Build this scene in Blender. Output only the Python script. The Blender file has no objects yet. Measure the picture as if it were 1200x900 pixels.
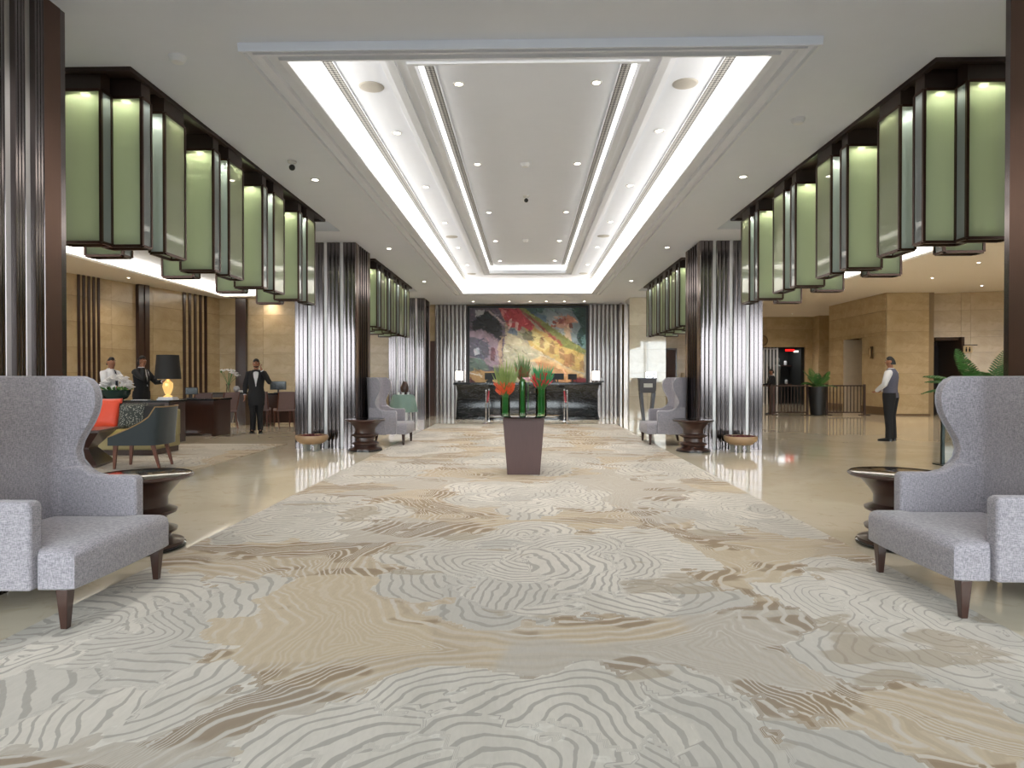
import bpy, bmesh, math, random
import numpy as np
from mathutils import Vector, Matrix

PI = math.pi
rnd = random.Random(7)
S = bpy.context.scene
COL = S.collection

# ------------------------------------------------------------------ camera, sky, exposure
cam_d = bpy.data.cameras.new('camera')
cam = bpy.data.objects.new('camera', cam_d)
COL.objects.link(cam)
cam.location = (0.0, 0.0, 1.3)
cam.rotation_euler = (PI / 2 - 0.0091, 0.0, 0.0234)
cam_d.sensor_width = 36.0
cam_d.lens = 23.1
cam_d.clip_start = 0.05
cam_d.clip_end = 200
S.camera = cam

world = bpy.data.worlds.new('overcast_sky')
S.world = world
world.use_nodes = True
wb = world.node_tree.nodes['Background']
wb.inputs[0].default_value = (0.92, 0.945, 1.0, 1)
wb.inputs[1].default_value = 4.4

S.view_settings.view_transform = 'Standard'
S.view_settings.look = 'None'
S.view_settings.exposure = 1.23
S.view_settings.gamma = 1.0
S.view_settings.use_curve_mapping = False
S.cycles.use_denoising = True
S.cycles.max_bounces = 8
S.cycles.diffuse_bounces = 4
S.cycles.glossy_bounces = 4
S.cycles.transmission_bounces = 6
S.cycles.transparent_max_bounces = 12
S.cycles.caustics_reflective = False
S.cycles.caustics_refractive = False
S.cycles.sample_clamp_indirect = 6.0

FRONT = -2.0            # the glazed entrance front, behind the camera
pl = bpy.data.lights.new('daylight_portal', 'AREA')
pl.shape = 'RECTANGLE'
pl.size = 30.0
pl.size_y = 3.7
pl.cycles.is_portal = True
po = bpy.data.objects.new('daylight_portal', pl)
COL.objects.link(po)
po.location = (1.0, FRONT - 0.15, 1.9)
po.rotation_euler = (PI / 2, 0, 0)      # shines along +Y, into the hall

WARM = (1.0, 0.86, 0.70)
NEUT = (1.0, 0.965, 0.92)
LANTERN_W, LANTERN_P = 1.1, 0.48
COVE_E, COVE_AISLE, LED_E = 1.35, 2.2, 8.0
P_COFFER, P_INNER, P_NAVE, P_BACK, P_AISLE = 30, 30, 50, 110, 72

# ------------------------------------------------------------------ helpers
def lin(c):
    out = []
    for v in c[:3]:
        v = v / 255.0
        out.append(v / 12.92 if v <= 0.04045 else ((v + 0.055) / 1.055) ** 2.4)
    return tuple(out)

class N:
    """small node-tree writer"""
    def __init__(self, name):
        self.m = bpy.data.materials.new(name)
        self.m.use_nodes = True
        self.t = self.m.node_tree
        self.b = self.t.nodes['Principled BSDF']
        self.out = self.t.nodes['Material Output']
    def n(self, kind, **kw):
        x = self.t.nodes.new(kind)
        for k, v in kw.items():
            if k in ('inp',):
                for i, val in v.items():
                    if hasattr(val, 'is_output') and val.is_output:
                        self.t.links.new(val, x.inputs[i])
                    else:
                        x.inputs[i].default_value = val
            else:
                setattr(x, k, v)
        return x
    def math(self, op, a, b=0.0, c=None, clamp=False):
        x = self.t.nodes.new('ShaderNodeMath')
        x.operation = op
        x.use_clamp = clamp
        for i, v in enumerate((a, b) if c is None else (a, b, c)):
            if hasattr(v, 'is_output'):
                self.t.links.new(v, x.inputs[i])
            else:
                x.inputs[i].default_value = v
        return x.outputs[0]
    def mix(self, f, a, b, mode='MIX'):
        x = self.t.nodes.new('ShaderNodeMix')
        x.data_type = 'RGBA'
        x.blend_type = mode
        for i, v in ((0, f), (6, a), (7, b)):
            if hasattr(v, 'is_output'):
                self.t.links.new(v, x.inputs[i])
            elif i == 0:
                x.inputs[i].default_value = v
            else:
                x.inputs[i].default_value = (*v[:3], 1)
        return x.outputs[2]
    def step(self, v, lo, hi):
        x = self.t.nodes.new('ShaderNodeMapRange')
        x.interpolation_type = 'SMOOTHSTEP'
        self.t.links.new(v, x.inputs[0])
        x.inputs[1].default_value = lo
        x.inputs[2].default_value = hi
        return x.outputs[0]
    def noise(self, scale, detail=3.0, rough=0.55, vec=None, dist=0.0):
        x = self.t.nodes.new('ShaderNodeTexNoise')
        x.inputs['Scale'].default_value = scale
        x.inputs['Detail'].default_value = detail
        x.inputs['Roughness'].default_value = rough
        x.inputs['Distortion'].default_value = dist
        if vec is not None:
            self.t.links.new(vec, x.inputs['Vector'])
        return x.outputs[0]
    def coord(self, kind='Object', scale=(1, 1, 1), rot=(0, 0, 0)):
        c = self.t.nodes.new('ShaderNodeTexCoord')
        m = self.t.nodes.new('ShaderNodeMapping')
        m.inputs['Scale'].default_value = scale
        m.inputs['Rotation'].default_value = rot
        self.t.links.new(c.outputs[kind], m.inputs[0])
        return m.outputs[0]
    def bump(self, h, strength=0.2, dist=0.01):
        x = self.t.nodes.new('ShaderNodeBump')
        x.inputs['Strength'].default_value = strength
        x.inputs['Distance'].default_value = dist
        self.t.links.new(h, x.inputs['Height'])
        self.t.links.new(x.outputs[0], self.b.inputs['Normal'])
    def set(self, **kw):
        names = dict(color='Base Color', rough='Roughness', metal='Metallic', spec='Specular IOR Level', coat='Coat Weight',
                     coat_rough='Coat Roughness', emit='Emission Color', emit_s='Emission Strength', trans='Transmission Weight', ior='IOR', sheen='Sheen Weight')
        for k, v in kw.items():
            s = self.b.inputs[names[k]]
            if hasattr(v, 'is_output'):
                self.t.links.new(v, s)
            elif k in ('color', 'emit'):
                s.default_value = (*v[:3], 1)
            else:
                s.default_value = v
        return self

MATS = {}
def mat(name, rgb, rough=0.5, metal=0.0, var=0.12, scale=6.0, stretch=(1, 1, 1), bump=0.0, bscale=60.0, **kw):
    """plain surface: colour with a procedural variation of it, optional fine relief"""
    if name in MATS:
        return MATS[name]
    g = N(name)
    c = lin(rgb)
    v = g.coord('Object', stretch)
    nz = g.noise(scale, 4.0, 0.6, v)
    g.set(color=g.mix(nz, [x * (1 - var) for x in c], [min(1, x * (1 + var)) for x in c]), rough=rough, metal=metal, **kw)
    if bump:
        g.bump(g.noise(bscale, 3.0, 0.6, v), bump)
    MATS[name] = g.m
    return g.m

def emit_mat(name, rgb, strength):
    if name in MATS:
        return MATS[name]
    g = N(name)
    c = lin(rgb)
    nz = g.noise(3.0, 1.0)
    g.set(color=c, rough=0.6, emit=g.mix(nz, [x * 0.97 for x in c], c), emit_s=strength)
    MATS[name] = g.m
    return g.m

class MB:
    """collects shapes into ONE mesh"""
    def __init__(self):
        self.v, self.f = [], []
    def add(self, vs, fs):
        o = len(self.v)
        self.v += [tuple(p) for p in vs]
        self.f += [tuple(i + o for i in f) for f in fs]
        return self
    def box(self, x0, x1, y0, y1, z0, z1, taper=None):
        a, b = (1, 1) if taper is None else taper
        cx, cy = (x0 + x1) / 2, (y0 + y1) / 2
        vs = []
        for z in (z0, z1):
            k = 1.0 if z == z1 else None
            for x, y in ((x0, y0), (x1, y0), (x1, y1), (x0, y1)):
                if taper is not None and z == z0:
                    x, y = cx + (x - cx) * a, cy + (y - cy) * b
                vs.append((x, y, z))
        return self.add(vs, [(0, 3, 2, 1), (4, 5, 6, 7), (0, 1, 5, 4), (1, 2, 6, 5), (2, 3, 7, 6), (3, 0, 4, 7)])
    def obox(self, c, s, rz=0.0, rx=0.0, ry=0.0):
        m = Matrix.Translation(c) @ Matrix.Rotation(rz, 4, 'Z') @ Matrix.Rotation(ry, 4, 'Y') @ Matrix.Rotation(rx, 4, 'X')
        vs = [m @ Vector((sx * s[0] / 2, sy * s[1] / 2, sz * s[2] / 2)) for sz in (-1, 1) for sx, sy in ((-1, -1), (1, -1), (1, 1), (-1, 1))]
        return self.add(vs, [(0, 3, 2, 1), (4, 5, 6, 7), (0, 1, 5, 4), (1, 2, 6, 5), (2, 3, 7, 6), (3, 0, 4, 7)])
    def rings(self, rings, cap0=True, cap1=True, closed=True):
        n = len(rings[0])
        vs = [p for r in rings for p in r]
        fs = []
        for i in range(len(rings) - 1):
            for j in range(n if closed else n - 1):
                k = (j + 1) % n
                fs.append((i * n + j, i * n + k, (i + 1) * n + k, (i + 1) * n + j))
        if cap0:
            fs.append(tuple(reversed(range(n))))
        if cap1:
            fs.append(tuple((len(rings) - 1) * n + j for j in range(n)))
        return self.add(vs, fs)
    def lathe(self, prof, seg=24, c=(0, 0, 0), cap=True, ph=0.0):
        return self.rings([[(c[0] + r * math.cos(ph + 2 * PI * j / seg), c[1] + r * math.sin(ph + 2 * PI * j / seg), c[2] + z) for j in range(seg)] for r, z in prof], cap, cap)
    def tube(self, pts, rad, seg=8, cap=True):
        pts = [Vector(p) for p in pts]
        rad = rad if isinstance(rad, (list, tuple)) else [rad] * len(pts)
        rings = []
        u = None
        for i, p in enumerate(pts):
            d = (pts[min(i + 1, len(pts) - 1)] - pts[max(i - 1, 0)]).normalized()
            if u is None:
                u = d.orthogonal().normalized()
            u = (u - d * u.dot(d)).normalized()
            w = d.cross(u)
            r = rad[i]
            rx, ry = r if isinstance(r, tuple) else (r, r)
            rings.append([tuple(p + u * rx * math.cos(2 * PI * j / seg) + w * ry * math.sin(2 * PI * j / seg)) for j in range(seg)])
        return self.rings(rings, cap, cap)
    def prism(self, poly, z0, z1):
        return self.rings([[(x, y, z0) for x, y in poly], [(x, y, z1) for x, y in poly]])
    def quad(self, a, b, c, d):
        return self.add([a, b, c, d], [(0, 1, 2, 3)])
    def sphere(self, c, r, seg=12, rings=8):
        r = r if isinstance(r, (tuple, list)) else (r, r, r)
        rr = []
        for i in range(1, rings):
            t = PI * i / rings
            rr.append([(c[0] + r[0] * math.sin(t) * math.cos(2 * PI * j / seg), c[1] + r[1] * math.sin(t) * math.sin(2 * PI * j / seg), c[2] - r[2] * math.cos(t)) for j in range(seg)])
        return self.rings(rr)
    def mesh(self, name, smooth=35, recalc=True):
        me = bpy.data.meshes.new(name)
        me.from_pydata(self.v, [], self.f)
        if recalc:
            bm = bmesh.new()
            bm.from_mesh(me)
            bmesh.ops.recalc_face_normals(bm, faces=bm.faces)
            bm.to_mesh(me)
            bm.free()
        me.update()
        if smooth:
            me.shade_smooth()
            me.set_sharp_from_angle(angle=math.radians(smooth))
        return me

def link(name, data, parent=None, loc=(0, 0, 0), rz=0.0):
    o = bpy.data.objects.new(name, data)
    COL.objects.link(o)
    o.location = loc
    o.rotation_euler = (0, 0, rz)
    if parent is not None:
        o.parent = parent
    return o

def obj(name, mb, m, parent=None, loc=(0, 0, 0), rz=0.0, bevel=0.0, segs=2, smooth=35, label=None):
    me = mb if isinstance(mb, bpy.types.Mesh) else mb.mesh(name, smooth)
    if m is not None and not me.materials:
        me.materials.append(m)
    o = link(name, me, parent, loc, rz)
    if bevel:
        md = o.modifiers.new('bevel', 'BEVEL')
        md.width = bevel
        md.segments = segs
        md.limit_method = 'ANGLE'
        md.angle_limit = math.radians(40)
    if label:
        o['label'] = label
    return o

def tag(o, label, cat=None, group=None, kind=None):
    if label:
        o['label'] = label
    if cat:
        o['category'] = cat
    if group:
        o['group'] = group
    if kind:
        o['kind'] = kind
    return o

def thing(name, label, cat, loc=(0, 0, 0), rz=0.0, group=None):
    return tag(link(name, None, None, loc, rz), label, cat, group)

def struct(name, mb, m, label=None, **kw):
    o = obj(name, mb, m, **kw)
    o['kind'] = 'structure'
    if label:
        o['label'] = label
    return o

def dup(root, loc, rz, label, group=None):
    r = root.copy()
    COL.objects.link(r)
    r.location = loc
    r.rotation_euler = (0, 0, rz)
    r['label'] = label
    if group:
        r['group'] = group
    for ch in list(root.children):
        c = ch.copy()
        COL.objects.link(c)
        c.parent = r
        for g in list(ch.children):
            d = g.copy()
            COL.objects.link(d)
            d.parent = c
    return r

ORD = ['first', 'second', 'third', 'fourth', 'fifth', 'sixth', 'seventh', 'eighth', 'ninth', 'tenth', 'eleventh', 'twelfth']

# value noise for patterns that are computed per vertex
def vnoise(x, y, seed=0):
    xi, yi = np.floor(x).astype(np.int64), np.floor(y).astype(np.int64)
    fx, fy = x - xi, y - yi
    fx, fy = fx * fx * (3 - 2 * fx), fy * fy * (3 - 2 * fy)
    def h(a, b):
        n = (a * 374761393 + b * 668265263 + seed * 974711) & 0x7fffffff
        n = ((n ^ (n >> 13)) * 1274126177) & 0x7fffffff
        return ((n ^ (n >> 16)) & 0xffff) / 65535.0
    a, b, c, d = h(xi, yi), h(xi + 1, yi), h(xi, yi + 1), h(xi + 1, yi + 1)
    return (a * (1 - fx) + b * fx) * (1 - fy) + (c * (1 - fx) + d * fx) * fy
def fbm(x, y, seed=0, o=4):
    t, a, s = 0.0, 0.5, 0.0
    for i in range(o):
        t = t + a * vnoise(x * 2 ** i, y * 2 ** i, seed + i * 17)
        s += a
        a *= 0.5
    return t / s

# ------------------------------------------------------------------ materials
plaster = mat('ceiling_plaster', (228, 233, 244), 0.75, var=0.02)
plaster_bounce_warm = mat('soffit_plaster', (247, 241, 232), 0.75, var=0.02)  # warm tone stands in for light bounced up from the floor
plaster_trim = mat('moulding_plaster', (230, 234, 243), 0.6, var=0.02)
bronze = N('bronze_metal')
_v = bronze.coord('Object', (40, 40, 0.06))
_n = bronze.noise(3.0, 3.0, 0.6, _v)
bronze.set(color=bronze.mix(_n, (0.125, 0.098, 0.092), (0.20, 0.188, 0.196)), rough=bronze.math('MULTIPLY_ADD', _n, 0.10, 0.10), metal=1.0)
bronze = bronze.m
steel_strip = mat('pale_metal_strip', (196, 192, 190), 0.32, 0.35, var=0.06, stretch=(20, 20, 0.5))
brown_metal = mat('brown_bronze_sheet', (98, 76, 66), 0.3, 0.85, var=0.12, stretch=(20, 20, 0.6))
dark_wood = mat('dark_walnut', (62, 40, 33), 0.28, var=0.25, scale=4, stretch=(12, 12, 1.2), coat=0.3)
header_wood = mat('header_brown', (52, 38, 33), 0.4, var=0.2, stretch=(8, 1, 8))
frame_bronze = mat('lantern_bronze', (70, 50, 42), 0.3, 0.7, var=0.15)
black_gloss = mat('black_lacquer', (22, 22, 25), 0.12, var=0.2, coat=0.5)
black_matte = mat('black_plastic', (24, 24, 27), 0.45, var=0.2)
chrome = mat('polished_chrome', (215, 215, 220), 0.12, 1.0, var=0.03)
black_suit = mat('black_suiting', (24, 24, 28), 0.8, var=0.25, scale=40)
white_cloth = mat('white_cotton', (222, 222, 226), 0.8, var=0.05)
grey_vest = mat('grey_waistcoat', (92, 92, 108), 0.8, var=0.15, scale=30)
skin = mat('brown_skin', (158, 108, 82), 0.5, var=0.08)
hair_m = mat('black_hair', (22, 19, 18), 0.5, var=0.3, scale=60)
white_gloss = mat('white_ceramic', (235, 235, 235), 0.2, var=0.03)
leaf = mat('palm_green', (62, 110, 48), 0.45, var=0.35, scale=9)
cove = emit_mat('cove_wall_glow', (255, 250, 240), COVE_E)
cove_aisle = emit_mat('aisle_cove_wall_glow', (255, 250, 238), COVE_AISLE)
led = emit_mat('lamp_lens_glow', (255, 246, 228), LED_E)

fab = N('grey_linen')
_a = fab.noise(1.0, 3.0, 0.6, fab.coord('Object', (260, 260, 45)))
_b = fab.noise(1.0, 3.0, 0.6, fab.coord('Object', (50, 50, 300)))
_c = fab.noise(5.0, 2.0)
_h = fab.math('ADD', fab.math('MULTIPLY', _a, 0.5), fab.math('MULTIPLY', _b, 0.5))
fab.set(color=fab.mix(fab.step(_h, 0.36, 0.64), lin((118, 115, 122)), lin((172, 166, 172))), rough=0.85, sheen=0.25)
fab.bump(_h, 0.25, 0.004)
fab = fab.m

def stone(name, a, b, vein, rough, coat=0.0, scale=0.9):
    g = N(name)
    v = g.coord('Object', (1, 1, 1.7))
    n1 = g.noise(scale, 5.0, 0.6, v, 1.2)
    n2 = g.noise(scale * 4.5, 5.0, 0.65, v, 2.0)
    oi = g.n('ShaderNodeObjectInfo')
    r = g.math('MULTIPLY_ADD', oi.outputs['Random'], 0.22, 0.0)
    c = g.mix(g.math('ADD', g.step(n1, 0.35, 0.7), r, clamp=True), lin(a), lin(b))
    c = g.mix(g.math('MULTIPLY', g.step(n2, 0.56, 0.66), 0.3), c, lin(vein))
    g.set(color=c, rough=rough, coat=coat, coat_rough=0.03)
    return g.m
wall_stone = stone('beige_wall_marble', (186, 164, 128), (204, 184, 148), (166, 138, 100), 0.22)
gloss_stone = stone('polished_cream_marble', (206, 196, 176), (222, 214, 198), (186, 172, 150), 0.05, 1.0)
floor_stone = stone('cream_floor_marble', (210, 198, 174), (224, 214, 194), (190, 172, 142), 0.06, 0.0, 0.5)
black_marble = N('black_veined_marble')
_v = black_marble.coord('Object', (0.8, 1, 3.2))
_n = black_marble.noise(2.2, 6.0, 0.7, _v, 1.5)
_w = black_marble.math('ABSOLUTE', black_marble.math('SUBTRACT', _n, 0.5))
black_marble.set(color=black_marble.mix(black_marble.step(_w, 0.0, 0.022), lin((84, 86, 90)), lin((26, 28, 31))), rough=0.12)
black_marble = black_marble.m

def frosted(name, tr, c0, c1, opaque):
    g = N(name)
    nz = g.noise(2.0, 2.0)
    t = g.n('ShaderNodeBsdfTransparent')
    t.inputs[0].default_value = (*tr, 1)
    tl, df = g.n('ShaderNodeBsdfTranslucent'), g.n('ShaderNodeBsdfDiffuse')
    for x in (tl, df):
        g.t.links.new(g.mix(nz, c0, c1), x.inputs[0])
    m1 = g.n('ShaderNodeMixShader', inp={0: 0.5, 1: tl.outputs[0], 2: df.outputs[0]})
    m2 = g.n('ShaderNodeMixShader', inp={0: opaque, 1: t.outputs[0], 2: m1.outputs[0]})
    gl = g.n('ShaderNodeBsdfGlossy')
    gl.inputs['Roughness'].default_value = 0.04
    fr = g.n('ShaderNodeFresnel')
    fr.inputs[0].default_value = 1.5
    m3 = g.n('ShaderNodeMixShader', inp={0: fr.outputs[0], 1: m2.outputs[0], 2: gl.outputs[0]})
    g.t.links.new(m3.outputs[0], g.out.inputs[0])
    return g.m
glass_green = frosted('green_lantern_glass', (0.84, 0.93, 0.78), (0.55, 0.595, 0.42), (0.61, 0.65, 0.48), 0.70)
glass_side = frosted('pale_lantern_glass', (0.86, 0.92, 0.92), (0.58, 0.64, 0.64), (0.64, 0.69, 0.70), 0.55)

def clear_glass(name, tint, ior=1.45):
    g = N(name)
    nz = g.noise(2.0, 1.0)
    tr = g.n('ShaderNodeBsdfTransparent')
    g.t.links.new(g.mix(nz, [x * 0.98 for x in tint], tint), tr.inputs[0])
    gl = g.n('ShaderNodeBsdfGlossy')
    gl.inputs['Roughness'].default_value = 0.02
    fr = g.n('ShaderNodeFresnel')
    fr.inputs[0].default_value = ior
    m = g.n('ShaderNodeMixShader', inp={0: fr.outputs[0], 1: tr.outputs[0], 2: gl.outputs[0]})
    g.t.links.new(m.outputs[0], g.out.inputs[0])
    return g.m
pane_glass = clear_glass('window_glass', (0.93, 0.96, 0.95))
vase_glass = clear_glass('green_vase_glass', (0.80, 0.97, 0.83))

# ------------------------------------------------------------------ the setting: floor, carpets
H0 = 3.79               # nave ceiling
struct('floor', MB().box(-17, 19, FRONT - 0.2, 36, -0.2, 0.0), floor_stone, 'polished cream marble floor with faint warm veining')
struct('ground', MB().box(-60, 60, -60, FRONT - 0.2, -0.3, -0.06), mat('outdoor_asphalt', (44, 44, 46), 0.9), 'grey forecourt paving outside the entrance glass')

def carpet(name, x0, x1, ys, step, cen, label, seed):
    nx, ny = int((x1 - x0) / step) + 1, len(ys)
    xs = np.linspace(x0, x1, nx)
    X, Y = np.meshgrid(xs, np.array(ys))
    wx = X + 0.34 * (fbm(X * 1.3, Y * 1.3, seed) - 0.5) + 0.12 * (fbm(X * 2.9, Y * 2.9, seed + 55) - 0.5) + 0.09 * (fbm(X * 5, Y * 5, seed + 3) - 0.5)
    wy = Y + 0.34 * (fbm(X * 1.3, Y * 1.3, seed + 9) - 0.5) + 0.09 * (fbm(X * 5, Y * 5, seed + 5) - 0.5)
    jag = fbm(X * 9, Y * 9, seed + 13, 3) - 0.5
    edge = np.full_like(X, -1.0)          # distance inside the petal on top
    ph = np.zeros_like(X)
    tone = np.zeros_like(X)
    dist = np.full_like(X, 9.0)
    rp = random.Random(seed)
    for cx, cy, R, a0 in cen:
        sub = np.where((np.abs(X[0] - cx) < 1.5 * R))[0]
        suby = np.where((np.abs(Y[:, 0] - cy) < 1.7 * R))[0]
        if not len(sub) or not len(suby):
            continue
        sl = np.s_[suby[0]:suby[-1] + 1, sub[0]:sub[-1] + 1]
        dx, dy = wx[sl] - cx, (wy[sl] - cy) / 1.15
        dist[sl] = np.minimum(dist[sl], np.hypot(dx, dy) / R)
        for cnt, r0, ln_, wd in ((7, .36, .86, .40), (6, .16, .84, .42), (5, .05, .70, .36), (3, .0, .42, .24)):
            for i in range(cnt):
                an = a0 + r0 * 2 + 2 * PI * i / cnt + rp.uniform(-.25, .25)
                L, W = ln_ * R * rp.uniform(.75, 1.15), wd * R * rp.uniform(.75, 1.15)
                al = dx * math.cos(an) + dy * math.sin(an) - r0 * R
                ac = -dx * math.sin(an) + dy * math.cos(an)
                bend = rp.uniform(-.5, .5)
                u = al / L
                ac = ac - bend * W * u * u
                w = np.sqrt(np.clip(np.sin(PI * np.clip(u, 0, 1) ** 0.75), 0, 1)) * (1 + 1.1 * jag[sl])
                e = (w - np.abs(ac) / W) * W
                m = (u > 0) & (u < 1) & (e > 0)
                v = ac / W
                if rp.random() < .5:      # contour rings round the middle of the petal
                    p = np.hypot(al - .38 * L, ac * 1.15) / rp.uniform(.055, .085) + .35 * np.sin(np.arctan2(ac, al - .38 * L) * 3 + bend * 4)
                elif rp.random() < .6:
                    p = (al + rp.uniform(-.5, .5) * ac + .45 * W * v * v) / rp.uniform(.060, .10)
                else:
                    p = (ac + .35 * al * (1 if bend > 0 else -1) + .1 * al * al / L) / rp.uniform(.055, .09)
                t = rp.choice((.0, .15, .3, .55, .85))
                edge[sl] = np.where(m, e, edge[sl])
                ph[sl] = np.where(m, p, ph[sl])
                tone[sl] = np.where(m, t, tone[sl])
    rad = np.hypot(wx - np.where(X > 0, 1.35, -1.4), (np.mod(wy + 0.9, 3.05) - 1.5) * .8)
    gp = np.where(dist < 1.5, dist * 12.0, 0) * np.clip((1.55 - dist) * 4, 0, 1) + rad * 11.0 * np.clip((dist - 1.2) * 4, 0, 1)
    gp = gp + 2.2 * fbm(X * 1.1, Y * 1.6, seed + 71, 3)
    ph = np.where(edge > 0, ph, gp)
    br = fbm(wx * 1.9, wy * 4.2, seed + 21, 3) - .16 * np.clip((dist - 1.25) * 2, 0, 1)
    gr = fbm(wx * 0.8, wy * 0.9, seed + 31, 3)
    V = np.stack([X.ravel(), Y.ravel(), np.full(X.size, 0.012)], 1)
    i = (np.arange(ny - 1)[:, None] * nx + np.arange(nx - 1)[None, :]).ravel()
    F = np.stack([i, i + 1, i + nx + 1, i + nx], 1)
    me = bpy.data.meshes.new(name)
    me.from_pydata(V.tolist(), [], F.tolist())
    for an, arr in (('pattern', (ph, edge, br, gr)), ('tone', (tone, tone, tone, tone))):
        at = me.attributes.new(an, 'FLOAT_COLOR', 'POINT')
        at.data.foreach_set('color', np.stack(arr, -1).reshape(-1).astype(np.float32))
    bm = bmesh.new()                       # a real edge down to the floor
    bm.from_mesh(me)
    ex = bmesh.ops.extrude_edge_only(bm, edges=[e for e in bm.edges if e.is_boundary])
    for q in ex['geom']:
        if isinstance(q, bmesh.types.BMVert):
            q.co.z = 0.0005
    bm.to_mesh(me)
    bm.free()
    return tag(obj(name, me, carpet_mat), label, 'carpet')

g = N('contour_carpet')
at = g.n('ShaderNodeAttribute', attribute_name='pattern')
sp = g.n('ShaderNodeSeparateColor')
g.t.links.new(at.outputs['Color'], sp.inputs[0])
ph, ed, br, gr = sp.outputs[0], sp.outputs[1], sp.outputs[2], at.outputs['Alpha']
tn = g.n('ShaderNodeAttribute', attribute_name='tone').outputs['Fac']
pile = g.noise(300, 2.0, 0.6)
mid = g.noise(8, 4.0, 0.65)
big = g.noise(2.2, 3.0, 0.6)
ln = g.math('SINE', g.math('MULTIPLY_ADD', ph, 2 * PI, g.math('MULTIPLY_ADD', mid, 3.0, -1.5)))
thick = g.math('MULTIPLY_ADD', big, 1.3, -0.15)
line = g.step(g.math('SUBTRACT', ln, thick), 0.12, 0.36)
ground = g.mix(g.step(gr, 0.35, 0.65), lin((188, 172, 150)), lin((200, 184, 160)))
ground = g.mix(g.math('MULTIPLY', g.step(ln, 0.2, 0.8), 0.55), ground, lin((202, 193, 183)))
ground = g.mix(g.math('MULTIPLY', g.step(ln, -0.35, -0.8), 0.42), ground, lin((172, 155, 134)))
ground = g.mix(g.math('MULTIPLY', g.step(gr, 0.56, 0.60), 0.6), ground, lin((184, 180, 174)))
ground = g.mix(g.math('MULTIPLY', g.step(gr, 0.43, 0.40), 0.5), ground, lin((206, 190, 164)))
brn = g.math('MULTIPLY', g.step(br, 0.52, 0.58), g.step(ln, 0.55, 0.35))
ground = g.mix(g.math('MULTIPLY', brn, 0.66), ground, lin((136, 113, 90)))
ground = g.mix(g.math('MULTIPLY', g.math('MULTIPLY', g.step(ln, 0.72, 0.85), g.step(br, 0.40, 0.5)), 0.55), ground, lin((208, 202, 194)))
cream = g.mix(g.step(mid, 0.3, 0.7), lin((200, 194, 184)), lin((220, 213, 203)))
cream = g.mix(g.math('MULTIPLY', g.step(tn, 0.1, 0.9), 0.65), cream, lin((182, 178, 171)))
cream = g.mix(g.math('MULTIPLY', line, 0.72), cream, lin((160, 154, 147)))
cream = g.mix(g.math('MULTIPLY', g.step(br, 0.68, 0.74), 0.6), cream, lin((164, 148, 126)))
rim = g.math('MULTIPLY', g.step(ed, 0.0, 0.008), g.step(ed, 0.024, 0.012))
cream = g.mix(g.math('MULTIPLY', rim, 0.45), cream, lin((226, 222, 214)))
c = g.mix(g.step(ed, -0.004, 0.004), ground, cream)
c = g.mix(g.math('MULTIPLY_ADD', pile, 0.45, -0.08, clamp=True), c, g.mix(0.5, c, (0.16, 0.15, 0.13)))
g.set(color=c, rough=0.95, spec=0.15)
g.bump(pile, 0.3, 0.004)
carpet_mat = g.m

ysn = [FRONT + 0.4]
while ysn[-1] < 18.4:
    ysn.append(ysn[-1] + (0.02 if 1.5 < ysn[-1] < 8 else 0.04))
fc = [(0.0, 1.72, 1.08, .3), (0.10, 4.55, 1.08, 1.9), (0.0, 7.2, .85, 2.2), (0.05, 10.1, 1.0, .4), (0, 13.2, 1.0, 1.4), (0, 16.2, 1.0, 2.0)]
for k in range(-1, 7):
    for s in (-1, 1):
        fc.append((s * 2.25 + .15 * math.sin(3 * k + s), 3.35 + 2.9 * k + .2 * s, 1.0 - .12 * (k % 2), k * 1.3 + s))
carpet('carpet', -2.58, 2.47, ysn, 0.02, fc, 'long pale floral contour patterned carpet down the middle of the hall', 3)
carpet('lounge_rug', -14.0, -4.70, [4.0 + .05 * i for i in range(176)], 0.05, [(-12.8 + 2.3 * i, 5.0 + 2.3 * j, 1.0, i * 1.1 + j * 2.0) for i in range(4) for j in range(4)], 'beige swirl patterned rug under the lounge sofa and chairs', 40)

# ------------------------------------------------------------------ the setting: ceilings
def slab_cells(x0, x1, y0, y1, holes):
    xs = sorted({x0, x1, *[v for h in holes for v in h[:2] if x0 < v < x1]})
    ys = sorted({y0, y1, *[v for h in holes for v in h[2:] if y0 < v < y1]})
    for a, b in zip(xs, xs[1:]):
        for c, d in zip(ys, ys[1:]):
            mx, my = (a + b) / 2, (c + d) / 2
            if not any(h[0] < mx < h[1] and h[2] < my < h[3] for h in holes):
                yield a, b, c, d
def slab(name, x0, x1, y0, y1, z, th, holes, m, label):
    mb = MB()
    for a, b, c, d in slab_cells(x0, x1, y0, y1, holes):
        mb.box(a, b, c, d, z, z + th)
    me = mb.mesh(name, None)
    bm = bmesh.new()
    bm.from_mesh(me)
    bmesh.ops.remove_doubles(bm, verts=bm.verts, dist=1e-4)
    seen = {}
    for f in bm.faces:
        seen.setdefault(tuple(round(v, 3) for v in f.calc_center_median()), []).append(f)
    bmesh.ops.delete(bm, geom=[f for v in seen.values() if len(v) > 1 for f in v], context='FACES')
    bm.to_mesh(me)
    bm.free()
    return struct(name, me, m, label)

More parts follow.
